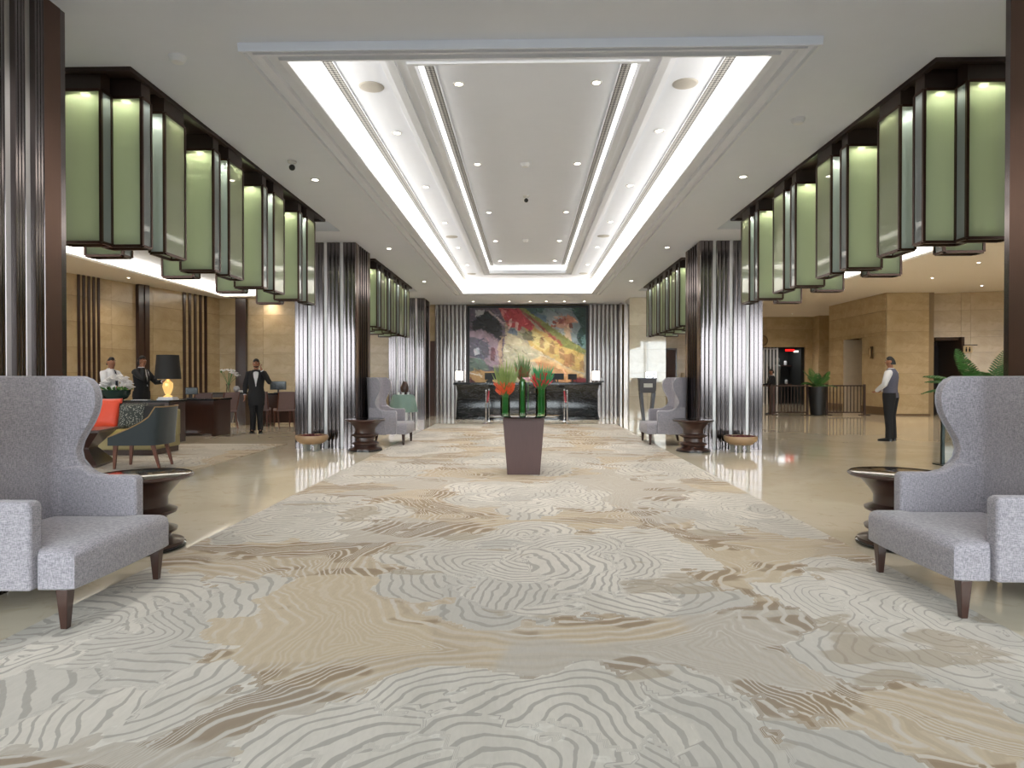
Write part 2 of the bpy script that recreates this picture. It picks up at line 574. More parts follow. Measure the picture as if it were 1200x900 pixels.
CX, CY0, CY1 = 1.85, 5.04, 19.0           # outer coffer
IX, IY0, IY1 = 1.0, 5.82, 17.36           # inner coffer
PX0, PX1 = 3.17, 4.15                     # lantern bays
pockets = [(s0, s1, a, b) for s0, s1 in ((PX0, PX1), (-PX1, -PX0)) for a, b in ((5.2, 11.1), (13.65, 18.9))]
slab('ceiling', -4.35, 4.35, FRONT - 0.2, 22.5, H0, 0.16, pockets + [(-CX, CX, CY0, CY1)], plaster, 'off-white plaster ceiling over the middle of the hall')
for i, p in enumerate(pockets):
    slab('ceiling', p[0] - .03, p[1] + .03, p[2] - .03, p[3] + .03, H0 + 0.16, 0.05, [], plaster, 'recessed bay of the ceiling above a row of lanterns')
slab('ceiling', -CX - .1, CX + .1, CY0 - .1, CY1 + .1, 4.14, 0.06, [(-IX, IX, IY0, IY1)], plaster, 'raised ceiling of the outer coffer')
slab('ceiling', -IX - .1, IX + .1, IY0 - .1, IY1 + .1, 4.26, 0.06, [], plaster, 'highest ceiling field of the inner coffer')

def frame_ring(x0, x1, y0, y1, prof, kn=1.0):
    """mitred moulding round a rectangle; prof = (offset outwards, z)"""
    mb = MB()
    mb.rings([[(x0 - o, y0 - o * kn, z), (x1 + o, y0 - o * kn, z), (x1 + o, y1 + o, z), (x0 - o, y1 + o, z)] for o, z in prof], False, False)
    return mb
struct('trim_1', frame_ring(-CX, CX, CY0, CY1, [(0, 3.76), (0, 3.735), (.05, 3.73), (.06, 3.755), (.15, 3.765), (.16, 3.73), (.21, 3.725), (.22, 3.75), (.27, 3.755), (.275, 3.725), (.30, 3.725), (.305, 3.80)], .62), plaster_trim,
       'stepped white moulding framing the outer ceiling coffer', smooth=None)
struct('trim_2', frame_ring(-IX, IX, IY0, IY1, [(0, 4.15), (0, 4.06), (.06, 4.05), (.06, 4.07), (.16, 4.075), (.16, 4.05), (.24, 4.055), (.24, 4.09), (.31, 4.10), (.31, 4.15)]), plaster_trim,
       'stepped white moulding framing the inner ceiling coffer', smooth=None)

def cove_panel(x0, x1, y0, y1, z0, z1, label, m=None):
    t = tag(obj('cove_glow', MB().box(x0, x1, y0, y1, z0, z1), m or cove), label, 'light', 'glowing cove walls')  # the wall face itself glows, in place of hidden lamps washing it
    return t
cove_panel(-CX - .03, -CX + .004, CY0, CY1, 3.762, 4.135, 'long white glowing cove wall along the left side of the outer coffer')
cove_panel(CX - .004, CX + .03, CY0, CY1, 3.762, 4.135, 'long white glowing cove wall along the right side of the outer coffer')
cove_panel(-CX, CX, CY1 - .004, CY1 + .03, 3.762, 4.135, 'white glowing cove wall across the far end of the outer coffer')
cove_panel(-CX, CX, CY0 - .03, CY0 + .004, 3.762, 4.135, 'white glowing cove wall across the near end of the outer coffer')
cove_panel(-IX - .03, -IX + .004, IY0, IY1, 4.152, 4.255, 'white glowing cove wall along the left side of the inner coffer')
cove_panel(IX - .004, IX + .03, IY0, IY1, 4.152, 4.255, 'white glowing cove wall along the right side of the inner coffer')
cove_panel(-IX, IX, IY1 - .004, IY1 + .03, 4.152, 4.255, 'white glowing cove wall across the far end of the inner coffer')
cove_panel(-IX, IX, IY0 - .03, IY0 + .004, 4.152, 4.255, 'white glowing cove wall across the near end of the inner coffer')

# perforated air grilles beside the glowing cove walls
g = N('perforated_grille')
v = g.coord('Object', (1, 1, 1), (0, 0, PI / 4))
ck = g.n('ShaderNodeTexChecker', inp={'Vector': v, 'Scale': 34.0})
g.set(color=g.mix(ck.outputs[1], lin((24, 24, 26)), lin((132, 130, 128))), rough=0.5)
grille_m = g.m
for nm, xc, ya, yb, z, lab in (('outer coffer', 1.79, CY0 + .05, CY1 - .1, 4.14, 0), ('inner coffer', .93, IY0 + .05, IY1 - .1, 4.26, 0)):
    for s, side in ((-1, 'left'), (1, 'right')):
        t = thing('air_grille', f'long perforated air grille along the {side} side of the {nm}', 'vent', (s * xc, (ya + yb) / 2, z), 0, 'ceiling air grilles')
        L = (yb - ya) / 2
        obj('grille_plate', MB().box(-.045, .045, -L, L, -.012, -.004), grille_m, t)
        for q in (-1, 1):
            obj('edge_bar', MB().box(q * .05 - .005, q * .05 + .005, -L, L, -.016, 0), plaster_trim, t)

# aisle ceilings: raised trays with a cove, lower soffits round them
TX_L, TX_R, TZ, SZ = -11.1, 9.6, 4.62, 4.27
slab('ceiling', TX_L - .1, -4.35, FRONT - .2, 23.9, TZ, .08, [], plaster, 'raised white tray ceiling over the lounge aisle')
slab('ceiling', 4.35, TX_R + .1, FRONT - .2, 21.9, TZ, .08, [], plaster, 'raised white tray ceiling over the lobby aisle')
slab('ceiling', -16.5, -3.0, FRONT - .2, 24.6, SZ, .35, [(TX_L, -3.0, FRONT - .2, 23.8)], plaster_bounce_warm, 'lower plaster soffit round the lounge tray ceiling')
slab('ceiling', 3.0, 18.8, FRONT - .2, 32.6, SZ, .35, [(3.0, TX_R, FRONT - .2, 21.8)], plaster_bounce_warm, 'lower plaster soffit round the lobby tray ceiling')
cove_panel(TX_L - .03, TX_L + .01, FRONT + 1, 23.75, SZ + .06, TZ - .01, 'bright glowing cove wall along the outer edge of the lounge tray ceiling', cove_aisle)
cove_panel(TX_L + .02, -4.5, 23.79, 23.83, SZ + .06, TZ - .01, 'bright glowing cove wall across the far end of the lounge tray ceiling', cove_aisle)
cove_panel(TX_R - .01, TX_R + .03, FRONT + 1, 21.75, SZ + .06, TZ - .01, 'bright glowing cove wall along the outer edge of the lobby tray ceiling', cove_aisle)
cove_panel(4.5, TX_R - .02, 21.79, 21.83, SZ + .06, TZ - .01, 'bright glowing cove wall across the far end of the lobby tray ceiling', cove_aisle)
for s, side in ((-1, 'lounge'), (1, 'lobby')):
    x0, x1 = sorted((s * 4.35, s * 4.20))
    struct('trim_3' if s < 0 else 'trim_4', MB().box(x0, x1, FRONT - .2, 22.5, H0 + .16, TZ + .08), plaster, f'plaster beam face between the hall ceiling and the {side} tray ceiling')

# ------------------------------------------------------------------ the setting: walls of stone panels
panel_mesh = {}
def stone_panels(wall, p0, p1, z0, z1, m, nrm, holes=(), course=0.73, width=1.25, th=0.025, gap=0.006):
    p0, p1 = Vector((*p0, 0)), Vector((*p1, 0))
    d = (p1 - p0)
    L = d.length
    d.normalize()
    ang = math.atan2(d.y, d.x)
    nu = max(1, round(L / width))
    us = sorted({0.0, L, *[round(L * i / nu, 3) for i in range(1, nu)], *[round(v, 3) for h in holes for v in h[:2]]})
    us = [u for i, u in enumerate(us) if i == 0 or u - us[i - 1] > 0.02]
    zs, z = [z0], z0
    while z + course < z1 - 0.15:
        z += course
        zs.append(z)
    zs.append(z1)
    zs = sorted({*zs, *[v for h in holes for v in h[2:] if z0 < v < z1]})
    nv = Vector((*nrm, 0))
    k = 1 if Vector((-d.y, d.x, 0)).dot(nv) > 0 else -1
    for a, b in zip(us, us[1:]):
        for c, e in zip(zs, zs[1:]):
            if e - c < .03 or any(h[0] - .01 < (a + b) / 2 < h[1] + .01 and h[2] < (c + e) / 2 < h[3] for h in holes):
                continue
            key = (round(b - a, 2), round(e - c, 2), m.name)
            if key not in panel_mesh:
                w, h = b - a - gap, e - c - gap
                panel_mesh[key] = MB().box(-w / 2, w / 2, -th / 2, th / 2, -h / 2, h / 2).mesh('stone_panel', None)
                panel_mesh[key].materials.append(m)
            c3 = p0 + d * (a + b) / 2 + Vector((-d.y, d.x, 0)) * k * (th / 2 + .002)
            link('stone_panel', panel_mesh[key], wall, (c3.x, c3.y, (c + e) / 2), ang)

def wall_run(name, p0, p1, z1, nrm, label, holes=(), m=None, panels=True, th=.16, z0=0.0, **kw):
    m = m or wall_stone
    p0v, p1v = Vector((*p0, 0)), Vector((*p1, 0))
    d = p1v - p0v
    L = d.length
    d.normalize()
    k = -1 if Vector((-d.y, d.x, 0)).dot(Vector((*nrm, 0))) > 0 else 1
    o = Vector((-d.y, d.x, 0)) * k * th
    mb = MB()
    us = sorted({0, L, *[v for h in holes for v in h[:2]]})
    zs = sorted({z0, z1, *[v for h in holes for v in h[2:]]})
    for a, b in zip(us, us[1:]):
        for c, e in zip(zs, zs[1:]):
            if any(h[0] - 1e-4 < (a + b) / 2 < h[1] + 1e-4 and h[2] < (c + e) / 2 < h[3] for h in holes):
                continue
            q = [p0v + d * a, p0v + d * b, p0v + d * b + o, p0v + d * a + o]
            mb.prism([(v.x, v.y) for v in q], c, e)
    w = struct(name, mb, mat('wall_mortar', (150, 130, 100), 0.8), label, smooth=None)
    if panels:
        stone_panels(w, p0, p1, z0, z1, m, nrm, holes, **kw)
    return w

# lounge side
LA, LB = (-14.9, 10.4), (-11.5, 24.3)
wl = wall_run('wall_left', LA, LB, SZ, (1, 0), 'beige marble wall behind the lounge desks', width=1.6)
wall_run('wall_left_near', (-16.4, FRONT), LA, SZ, (1, 0), 'beige marble lounge wall near the entrance', width=3)
wlb = wall_run('wall_back_left', (-11.5, 24.3), (-3.2, 24.3), SZ, (0, -1), 'beige marble wall across the far end of the lounge', width=1.7, holes=[(7.2, 8.1, 0, 2.25)])
# lobby side
wall_run('wall_right_near', (17.9, FRONT), (17.9, 22.4), SZ, (-1, 0), 'beige marble wall down the right of the lobby', width=3)
wrf = wall_run('wall_right_far', (14.05, 23.5), (17.9, 22.4), SZ, (0, -1), 'beige marble wall holding the dark lift lobby doorway', holes=[(0.12, 1.05, 0, 2.72)], width=1.5)
wrp = wall_run('wall_right_pier', (12.5, 23.2), (13.95, 23.2), SZ, (0, -1), 'projecting beige marble pier beside the dark doorway', width=1.5)
wrn = wall_run('wall_right_niche', (12.5, 27.5), (12.5, 23.2), SZ, (-1, 0), 'beige marble wall with a tall lit niche', holes=[(1.2, 2.7, 0.0, 2.8)], width=1.5)
wall_run('wall_right_return', (13.95, 23.2), (14.05, 23.5), SZ, (-1, 0), 'narrow return of the marble pier', panels=False)
wall_run('wall_right_turn', (12.5, 27.5), (14.3, 27.5), SZ, (0, 1), 'end face of the niche wall', panels=False)
wrb = wall_run('wall_back_right', (3.25, 32.3), (15, 32.3), SZ, (0, -1), 'beige marble wall at the far end of the lobby above the shop front', holes=[(8.05, 10.25, 0.0, 2.8), (3.45, 4.05, 0.9, 2.75)], width=1.7)
struct('wall_pilaster', MB().box(13.85, 14.65, 31.6, 32.3, 0, SZ), wall_stone, 'beige marble pilaster beside the shop front')
wall_run('wall_right_end', (14.9, 27.5), (14.9, 32.3), SZ, (-1, 0), 'side wall of the far lobby corner', width=1.6)
# niche and doorway linings
struct('wall_niche', MB().box(13.2, 13.3, 24.6, 26.5, 0, 2.9), wall_stone, 'back of the tall niche')
struct('wall_niche_side', MB().box(12.5, 13.2, 24.7, 24.8, 0, 2.8), wall_stone, 'near cheek of the tall niche')
struct('wall_niche_side', MB().box(12.5, 13.2, 26.26, 26.36, 0, 2.8), mat('niche_panel', (226, 214, 196), .4), 'pale far cheek of the tall niche')
# hall end
wall_run('wall_back', (-3.3, 22.3), (3.3, 22.3), H0 + .16, (0, -1), 'wall behind the reception desk', panels=False, m=wall_stone)
wall_run('wall_back_link', (3.25, 22.5), (3.25, 32.3), SZ, (1, 0), 'inner wall of the far lobby', width=1.6)
wall_run('wall_back_link_left', (-3.3, 22.5), (-3.3, 24.28), SZ, (-1, 0), 'inner wall beside the far lounge', panels=False)
# outer shell of the building, closing the back of every recess
struct('wall_shell', MB().box(-17, 19, 35.8, 36, 0, 5.2).box(-17.2, -17, FRONT - .2, 36, 0, 5.2).box(19, 19.2, FRONT - .2, 36, 0, 5.2), plaster, 'plain outer shell of the building', smooth=None)
struct('ceiling_shell', MB().box(-17.2, 19.2, FRONT - .2, 36, 5.2, 5.4), plaster, 'plain roof deck of the building')
# dado strips
bb = mat('brown_skirting', (112, 88, 62), .35)
struct('baseboard_right', MB().box(12.44, 12.47, 23.15, 24.8, 0, .28).box(12.44, 12.47, 26.3, 27.5, 0, .28), bb, 'brown skirting at the foot of the niche wall', smooth=None)
struct('baseboard_pier', MB().box(12.44, 13.98, 23.13, 23.17, 0, .05), bb, 'low skirting at the foot of the marble pier')

# slats and pilasters on the lounge walls, children of those walls
def on_wall(p0, p1, u):
    d = (Vector((*p1, 0)) - Vector((*p0, 0))).normalized()
    return Vector((*p0, 0)) + d * u, math.atan2(d.y, d.x)
def u_at_px(p0, p1, px):
    """distance along a wall at which the sight line through that column meets it"""
    k = (px - 618) / 770.0
    a, d = Vector((*p0, 0)), (Vector((*p1, 0)) - Vector((*p0, 0))).normalized()
    # x = k * y
    return (k * a.y - a.x) / (d.x - k * d.y)
slat_me = MB().box(-.055, .055, -.016, .016, 0, SZ).mesh('slat', None)
slat_me.materials.append(dark_wood)
back_me = MB().box(-.065, .065, -.015, .015, 0, SZ).mesh('slat_gap', None)
back_me.materials.append(mat('slat_gap_cream', (206, 190, 168), .5))
def slats(w, p0, p1, px0, px1, n, dn):
    u0, u1 = u_at_px(p0, p1, px0), u_at_px(p0, p1, px1)
    for i in range(n):
        c, a = on_wall(p0, p1, u0 + (u1 - u0) * (i + .5) / n)
        nv = Vector((math.sin(a), -math.cos(a), 0)) * dn
        c = c + nv * .044
        o = link('slat', slat_me, w, c, a)
        o.scale.x = (u1 - u0) / n * .44 / .11
slats(wl, LA, LB, 80, 110, 5, 1)
slats(wl, LA, LB, 207, 239, 5, 1)
pil_me = MB().box(-.2, .02, -.06, .06, 0, SZ).box(.02, .2, -.09, .09, 0, SZ).mesh('pilaster', None)
pil_me.materials.append(dark_wood)
for w, a0, b0, px in ((wl, LA, LB, 158.5), (wlb, (-11.5, 24.3), (-3.2, 24.3), 281)):
    c, a = on_wall(a0, b0, u_at_px(a0, b0, px))
    nv = Vector((math.sin(a), -math.cos(a), 0))
    link('pilaster', pil_me, w, c + nv * .09, a)
# tall brown door in the gap left of the strip wall
d = struct('door_1', MB().box(-.45, .45, -.04, .04, 0, 2.3), dark_wood, 'tall dark brown door beside the rear left pillar', loc=(-3.86, 24.2, 0))
d.location = (-3.86, 24.24, 0)
dr = struct('door_3', MB().box(-3.30, -3.145, 22.25, 22.297, 0, 2.55), mat('door_brown', (84, 58, 48), .45), 'narrow dark door between the rear left pillar and the strip wall')
obj('handle', MB().tube([(-3.17, 22.23, 1.0), (-3.17, 22.23, 1.2)], .01), chrome, dr)
obj('stone_panel', MB().box(-3.30, -3.145, 22.27, 22.297, 2.56, H0), wall_stone, wlb)

# entrance glazing behind the viewer
fw = mat('window_frame_metal', (54, 50, 50), .4, .6)
for i in range(10):
    x0 = -16.4 + i * 3.43
    w = struct(f'window_{i + 1}', MB().box(x0 - .05, x0 + .05, FRONT - .08, FRONT + .04, 0, H0).box(x0 + .05, x0 + 3.38, FRONT - .06, FRONT + .02, 0, .12).box(x0 + .05, x0 + 3.38, FRONT - .06, FRONT + .02, H0 - .12, H0), fw, 'tall framed bay of the glazed entrance front', smooth=None)
    obj('pane', MB().box(x0 + .05, x0 + 3.38, FRONT - .03, FRONT - .018, .12, H0 - .12), pane_glass, w)
struct('wall_front', MB().box(-17, 19, FRONT - .2, FRONT - .05, H0, TZ + .1), plaster, 'plaster band above the entrance glazing')

# unseen clipped hedges added outside the glass to darken the low pillar reflections
hm = mat('added_hedge_green', (40, 58, 34), .8, var=.5, scale=18, bump=.8, bscale=30)
for s, xa, xb, side in ((-1, -16.5, -2.4, 'left'), (1, 2.4, 18.5, 'right')):
    t = thing('added_hedge', f'unseen clipped greenery added to darken pillar reflections, outside the glass, {side} of the doors', 'added_hedge', ((xa + xb) / 2, FRONT - 1.1, -.06))
    w = (xb - xa) / 2
    obj('trough', MB().box(-w, w, -.3, .3, 0, .45), mat('trough_grey', (60, 58, 58), .7), t, bevel=.02)
    gm = MB()
    nn = int(w * 6)
    top = [[(-w + .04 + (2 * w - .08) * i / nn, yy * (1 + .05 * rnd.uniform(-1, 1)), z + (.04 * rnd.uniform(-1, 1) if z > .5 else 0)) for i in range(nn + 1)] for yy, z in ((-.26, .45), (-.29, .8), (-.24, 1.08), (0, 1.12), (.24, 1.08), (.29, .8), (.26, .45))]
    gm.rings([[r[i] for r in top] for i in range(nn + 1)])
    o = obj('foliage', gm, hm, t)
    o['kind'] = 'stuff'

# ------------------------------------------------------------------ pillars clad in fluted metal
def flute_mesh(w, d, h, name, m):
    """one fluted sheet: shallow ribs across its width, standing proud of the core"""
    e = .004
    pts = [(-w / 2 + e, 0), (-w / 2 + e, d)]
    n = 3
    for i in range(n):
        a, b = -w / 2 + e + (w - 2 * e) * i / n, -w / 2 + e + (w - 2 * e) * (i + 1) / n
        q = (b - a)
        if i:
            pts += [(a + q * .04, d * .45)]
        pts += [(a + q * .08, d * .93), (a + q * .5, d * 1.0), (a + q * .92, d * .93)]
        if i < n - 1:
            pts += [(b - q * .04, d * .45)]
    pts += [(w / 2 - e, d), (w / 2 - e, 0)]
    me = MB().prism([(x, -y) for x, y in pts], 0, h).mesh(name, 20)
    me.materials.append(m)
    return me
PW = 1.13
HP = H0
flute_a = flute_mesh(.235, .05, HP, 'fluted_sheet', bronze)
strip_a = MB().box(-.03, .03, -.018, 0, 0, HP).mesh('pale_strip', None); strip_a.materials.append(steel_strip)
flute_b = flute_mesh(.088, .05, HP, 'fluted_rib', bronze)
strip_b = MB().box(-.042, .042, -.015, 0, 0, HP).mesh('pale_strip', None); strip_b.materials.append(steel_strip)
corner_b = MB().box(-.075, .075, -.05, 0, 0, HP).mesh('corner_sheet', None); corner_b.materials.append(brown_metal)
def pillar(x, y, label, sides='nsew'):
    """x, y: centre"""
    t = thing('pillar', label, 'pillar', (x, y, 0))
    t['kind'] = 'structure'
    c = PW / 2 - .05
    obj('core', MB().box(-c, c, -c, c, 0, HP), header_wood, t)
    for rz, kind in ((0, 'a'), (PI, 'a'), (PI / 2, 'b'), (-PI / 2, 'b')):
        R = Matrix.Rotation(rz, 3, 'Z')
        def put(nm, me, u):
            p = R @ Vector((u, -c, 0))
            link(nm, me, t, p, rz)
        if kind == 'a':
            u = -PW / 2
            for i in range(4):
                put('fluted_sheet', flute_a, u + .1175)
                u += .235
                if i < 3:
                    put('pale_strip', strip_a, u + .0317)
                    u += .0633
        else:
            u = -c
            put('corner_sheet', corner_b, u + .076)
            u += .15
            n = 9
            w = (2 * c - .30) / n
            for i in range(n):
                put(*(('pale_strip', strip_b) if i % 2 else ('fluted_rib', flute_b)), u + w / 2)
                u += w
            put('corner_sheet', corner_b, u + .074)
    return t
pillar(-3.15 - PW / 2, 4.43 - PW / 2, 'fluted bronze and pale strip pillar behind the near left wing chair')
pillar(3.15 + PW / 2, 4.43 - PW / 2, 'fluted bronze and pale strip pillar behind the near right wing chair')
pillar(-3.15 - PW / 2, 12.0 + PW / 2, 'fluted mirror-bright bronze pillar behind the left bowl planter')
pillar(3.13 + PW / 2, 12.0 + PW / 2, 'fluted mirror-bright bronze pillar behind the right bowl planter')
pillar(-3.2 - PW / 2, 20.4 + PW / 2, 'rear fluted bronze pillar beyond the green draped table')
rp = thing('pillar', 'rear pillar clad in polished cream stone behind the grey lectern', 'pillar', (3.15 + PW / 2, 20.4 + PW / 2, 0))
rp['kind'] = 'structure'
obj('core', MB().box(-.52, .52, -.52, .52, 0, H0), wall_stone, rp)
for zz in range(5):
    for xx in range(2):
        for rz in (0, PI / 2, PI, -PI / 2):
            h = .73 if zz < 4 else H0 - 4 * .73
            p = Matrix.Rotation(rz, 3, 'Z') @ Vector(((xx - .5) * .56, -.54, .73 * zz + h / 2))
            key = ('rp', zz == 4)
            if key not in panel_mesh:
                panel_mesh[key] = MB().box(-.277, .277, -.02, .02, -h / 2 + .003, h / 2 - .003).mesh('stone_panel', None)
                panel_mesh[key].materials.append(gloss_stone)
            link('stone_panel', panel_mesh[key], rp, p, rz)

# strip screens either side of the mural
for s, side, x0, x1 in ((-1, 'left', -3.13, -2.05), (1, 'right', 2.07, 3.18)):
    t = thing('strip_screen', f'screen of upright metal strips to the {side} of the mural', 'wall panel', ((x0 + x1) / 2, 22.24, 0), 0, 'metal strip screens beside the mural')
    w = x1 - x0
    obj('backing', MB().box(-w / 2, w / 2, 0, .05, 0, H0 - .004), mat('strip_gap_grey', (104, 94, 92), .4, .5), t)
    me = MB().rings([[(-.045, .0, z), (-.045, -.05, z), (-.036, -.06, z), (0, -.062, z), (.036, -.06, z), (.045, -.05, z), (.045, 0, z)] for z in (0, H0 - .004)]).mesh('strip', 30)
    me.materials.append(mat('strip_steel', (176, 170, 168), .2, .9, var=.08, stretch=(20, 20, .5)))
    for i in range(8):
        link('strip', me, t, (-w / 2 + w * (i + .5) / 8, 0, 0))
    if s > 0:      # the return beside the stone pillar
        for i in range(2):
            link('strip', me, t, (w / 2 - .06, -.20 - .22 * i, 0), -PI / 2)

# ------------------------------------------------------------------ hanging green glass lanterns
W2, T2, G0, G1 = .17, .065, 2.40, 3.63
def lantern_proto():
    t = thing('glass_lantern', 'x', 'lantern', (0, 0, G0))
    h = G1 - G0
    e = .011
    fr = MB()
    for x in (-W2, W2):
        for y in (-T2, T2):
            fr.box(x - e, x + e, y - e, y + e, 0, h)
    for z in (0, h):
        for y in (-T2, T2):
            fr.box(-W2 + e, W2 - e, y - e, y + e, z - e, z + e)
        for x in (-W2, W2):
            fr.box(x - e, x + e, -T2 + e, T2 - e, z - e, z + e)
    obj('frame', fr, frame_bronze, t, smooth=None)
    for y in (-T2, T2):
        obj('pane', MB().box(-W2 + e, W2 - e, y - .003, y + .003, e, h - e), glass_green, t)
    for x in (-W2, W2):
        obj('pane', MB().box(x - .003, x + .003, -T2 + e, T2 - e, e, h - e), glass_side, t, label='pale narrow side pane')
    obj('cap', MB().box(-W2 + .004, W2 - .004, -T2 + .004, T2 - .004, h + e, H0 - G0 + .003), header_wood, t)
    al = bpy.data.lights.new('lantern_lamp', 'AREA')
    al.shape, al.size, al.size_y, al.energy, al.color = 'RECTANGLE', .26, .08, LANTERN_W, (1.0, .95, .86)
    link('lantern_lamp', al, t, (0, 0, h - .03))
    for q in (-1, 1):          # fill lights added inside the box to brighten the broad panes evenly
        al2 = bpy.data.lights.new('lantern_fill_light', 'AREA')
        al2.shape, al2.size, al2.size_y, al2.energy, al2.color = 'RECTANGLE', .28, h - .1, LANTERN_P, (1.0, .96, .88)
        link('lantern_fill_light', al2, t, (0, q * .004, h / 2)).rotation_euler = (PI / 2, 0, 0 if q > 0 else PI)
    obj('lamp', MB().lathe([(.03, -.012), (.034, -.004), (.034, .01)], 12, (0, 0, h - .004)), led, t, label='small bright lamp')
    return t
lp = lantern_proto()
first = True
HB = H0 - .02
def lantern(x, y, rz, label, group, dz=0.0):
    global first
    if first:
        o = lp
        o.location, o.rotation_euler = (x, y, G0 + dz), (0, 0, rz)
        o['label'], o['group'] = label, group
        first = False
    else:
        o = dup(lp, (x, y, G0 + dz), rz, label, group)
    return o
rowdefs = [('left front row', -1, 5.2, 10.3, 5.42, 4), ('right front row', 1, 5.2, 10.4, 5.42, 4), ('left rear row', -1, 13.65, 18.1, 13.95, 4), ('right rear row', 1, 13.65, 18.1, 13.95, 4)]
for nm, s, ya, yb, y0, n in rowdefs:
    x0, x1 = sorted((s * (PX0 + .01), s * (PX1 - .01)))
    hd = thing('lantern_canopy', f'dark brown ceiling canopy carrying the {nm} of green lanterns', 'canopy', ((x0 + x1) / 2, ya, H0), 0, 'lantern canopies')
    w = (x1 - x0) / 2
    obj('panel', MB().box(-w, w, .005, yb - ya, 0.005, .05), header_wood, hd)
    fr = .05
    obj('edge', MB().box(-w, -w + fr, .005, yb - ya, -.03, .004).box(w - fr, w, .005, yb - ya, -.03, .004).box(-w + fr, w - fr, .005, fr, -.03, .004).box(-w + fr, w - fr, yb - ya - fr, yb - ya, -.03, .004), header_wood, hd, smooth=None)
    grp = f'green glass lanterns of the {nm}'
    step = (yb - ya - .4) / n * 1.06 if n == 4 and yb - ya > 4.8 else (yb - ya - .35) / n
    k = 0
    lantern(s * 3.62, ya + .12, 0, f'{ORD[k]} green glass lantern of the {nm} counted from the entrance, set back outwards', grp)
    for i in range(n):
        k += 1
        lantern(s * 3.375, y0 + .05 + step * i, 0, f'{ORD[k]} green glass lantern of the {nm} counted from the entrance', grp)
        k += 1
        if y0 + .5 + step * i < yb - .1:
            lantern(s * 3.255, y0 + .47 + step * i, PI / 2, f'{ORD[k]} green glass lantern of the {nm}, broad side towards the aisle carpet', grp)
        # the outer file of the row, seen between the front ones
        lantern(s * 3.80, y0 + .47 + step * i, 0, f'outer green glass lantern of the {nm} level with its {ORD[k]}', grp)

# ------------------------------------------------------------------ ceiling lights and fittings
lens_me = MB().lathe([(.001, -.004), (.035, -.004), (.036, .004)], 14).mesh('lens', 30); lens_me.materials.append(led)
ring_me = MB().lathe([(.037, .002), (.037, -.006), (.055, -.008), (.06, 0)], 18, cap=False).mesh('downlight', 30); ring_me.materials.append(white_gloss)
def downlight(x, y, z, power, label, group, color=NEUT, cone=95):
    o = tag(link('downlight', ring_me, None, (x, y, z - .002)), label, 'light', group)
    link('lens', lens_me, o, (0, 0, 0))
    l = bpy.data.lights.new('downlight_lamp', 'SPOT')
    l.energy = power
    l.color = color
    l.spot_size = math.radians(cone)
    l.spot_blend = 0.8
    l.shadow_soft_size = .04
    lo = link('downlight_lamp', l, o, (0, 0, -.012))
    return o
for s, side in ((-1, 'left'), (1, 'right')):
    for i, y in enumerate((7.6, 9.75, 12.0, 14.3, 16.5)):
        downlight(s * 1.51, y, 4.14, P_COFFER, f'{ORD[i]} small round downlight from the entrance in the {side} outer coffer', 'outer coffer downlights')
    for i, y in enumerate((6.62, 9.1, 11.75, 14.2, 16.6)):
        downlight(s * .69, y, 4.26, P_INNER, f'{ORD[i]} small round downlight from the entrance along the {side} of the inner coffer', 'inner coffer downlights')
    for i, y in enumerate((3.9, 8.2, 12.6, 16.9)):
        downlight(s * 2.66, y, H0, P_NAVE, f'{ORD[i]} round downlight from the entrance beside the {side} lantern rows', 'hall ceiling downlights')
for i, x in enumerate((-1.76, -.59, .08, .61, 1.2, 1.84)):
    downlight(x, 21.35, H0, P_BACK, f'{ORD[i]} downlight from the left in the row above the mural', 'downlights above the mural')
for i, (x, y) in enumerate(((11.6, 17.2), (10.6, 22.3), (12.0, 19.8), (10.2, 26.5), (13.4, 18.2), (14.6, 21.5), (12.2, 30.6), (9.4, 30.6))):  # last two added to brighten the far lobby wall
    downlight(x, y, SZ, P_AISLE, f'lobby soffit downlight, {ORD[i]} in the group by the marble walls', 'lobby downlights', WARM, 120)
for i, (x, y) in enumerate(((-12.2, 13.2), (-11.9, 16.2), (-11.8, 19.2), (-9.5, 24.05), (-7.5, 24.05), (-3.9, 24.05))):  # last one added to lighten the black gap by the rear pillar
    downlight(x, y, SZ, P_AISLE * (.4 if y > 23 else .6), f'lounge soffit downlight, {ORD[i]} along the marble wall', 'lounge downlights', WARM, 120)
for i, (x, y) in enumerate(((-8.5, 9.0), (-8.5, 14.0), (-8.5, 19.0), (-6.0, 11.5), (-6.0, 17.0))):
    downlight(x, y, TZ, P_AISLE, f'lounge tray downlight, {ORD[i]} above the desks and sofa', 'lounge downlights', WARM, 120)
for i, (x, y) in enumerate(((7, 8), (7, 13), (7, 18), (11.5, 9), (11.5, 14))):
    downlight(x, y, TZ if x < 9 else SZ, P_AISLE * 1.3, f'lobby tray downlight, {ORD[i]} above the open marble floor', 'lobby downlights', WARM, 120)

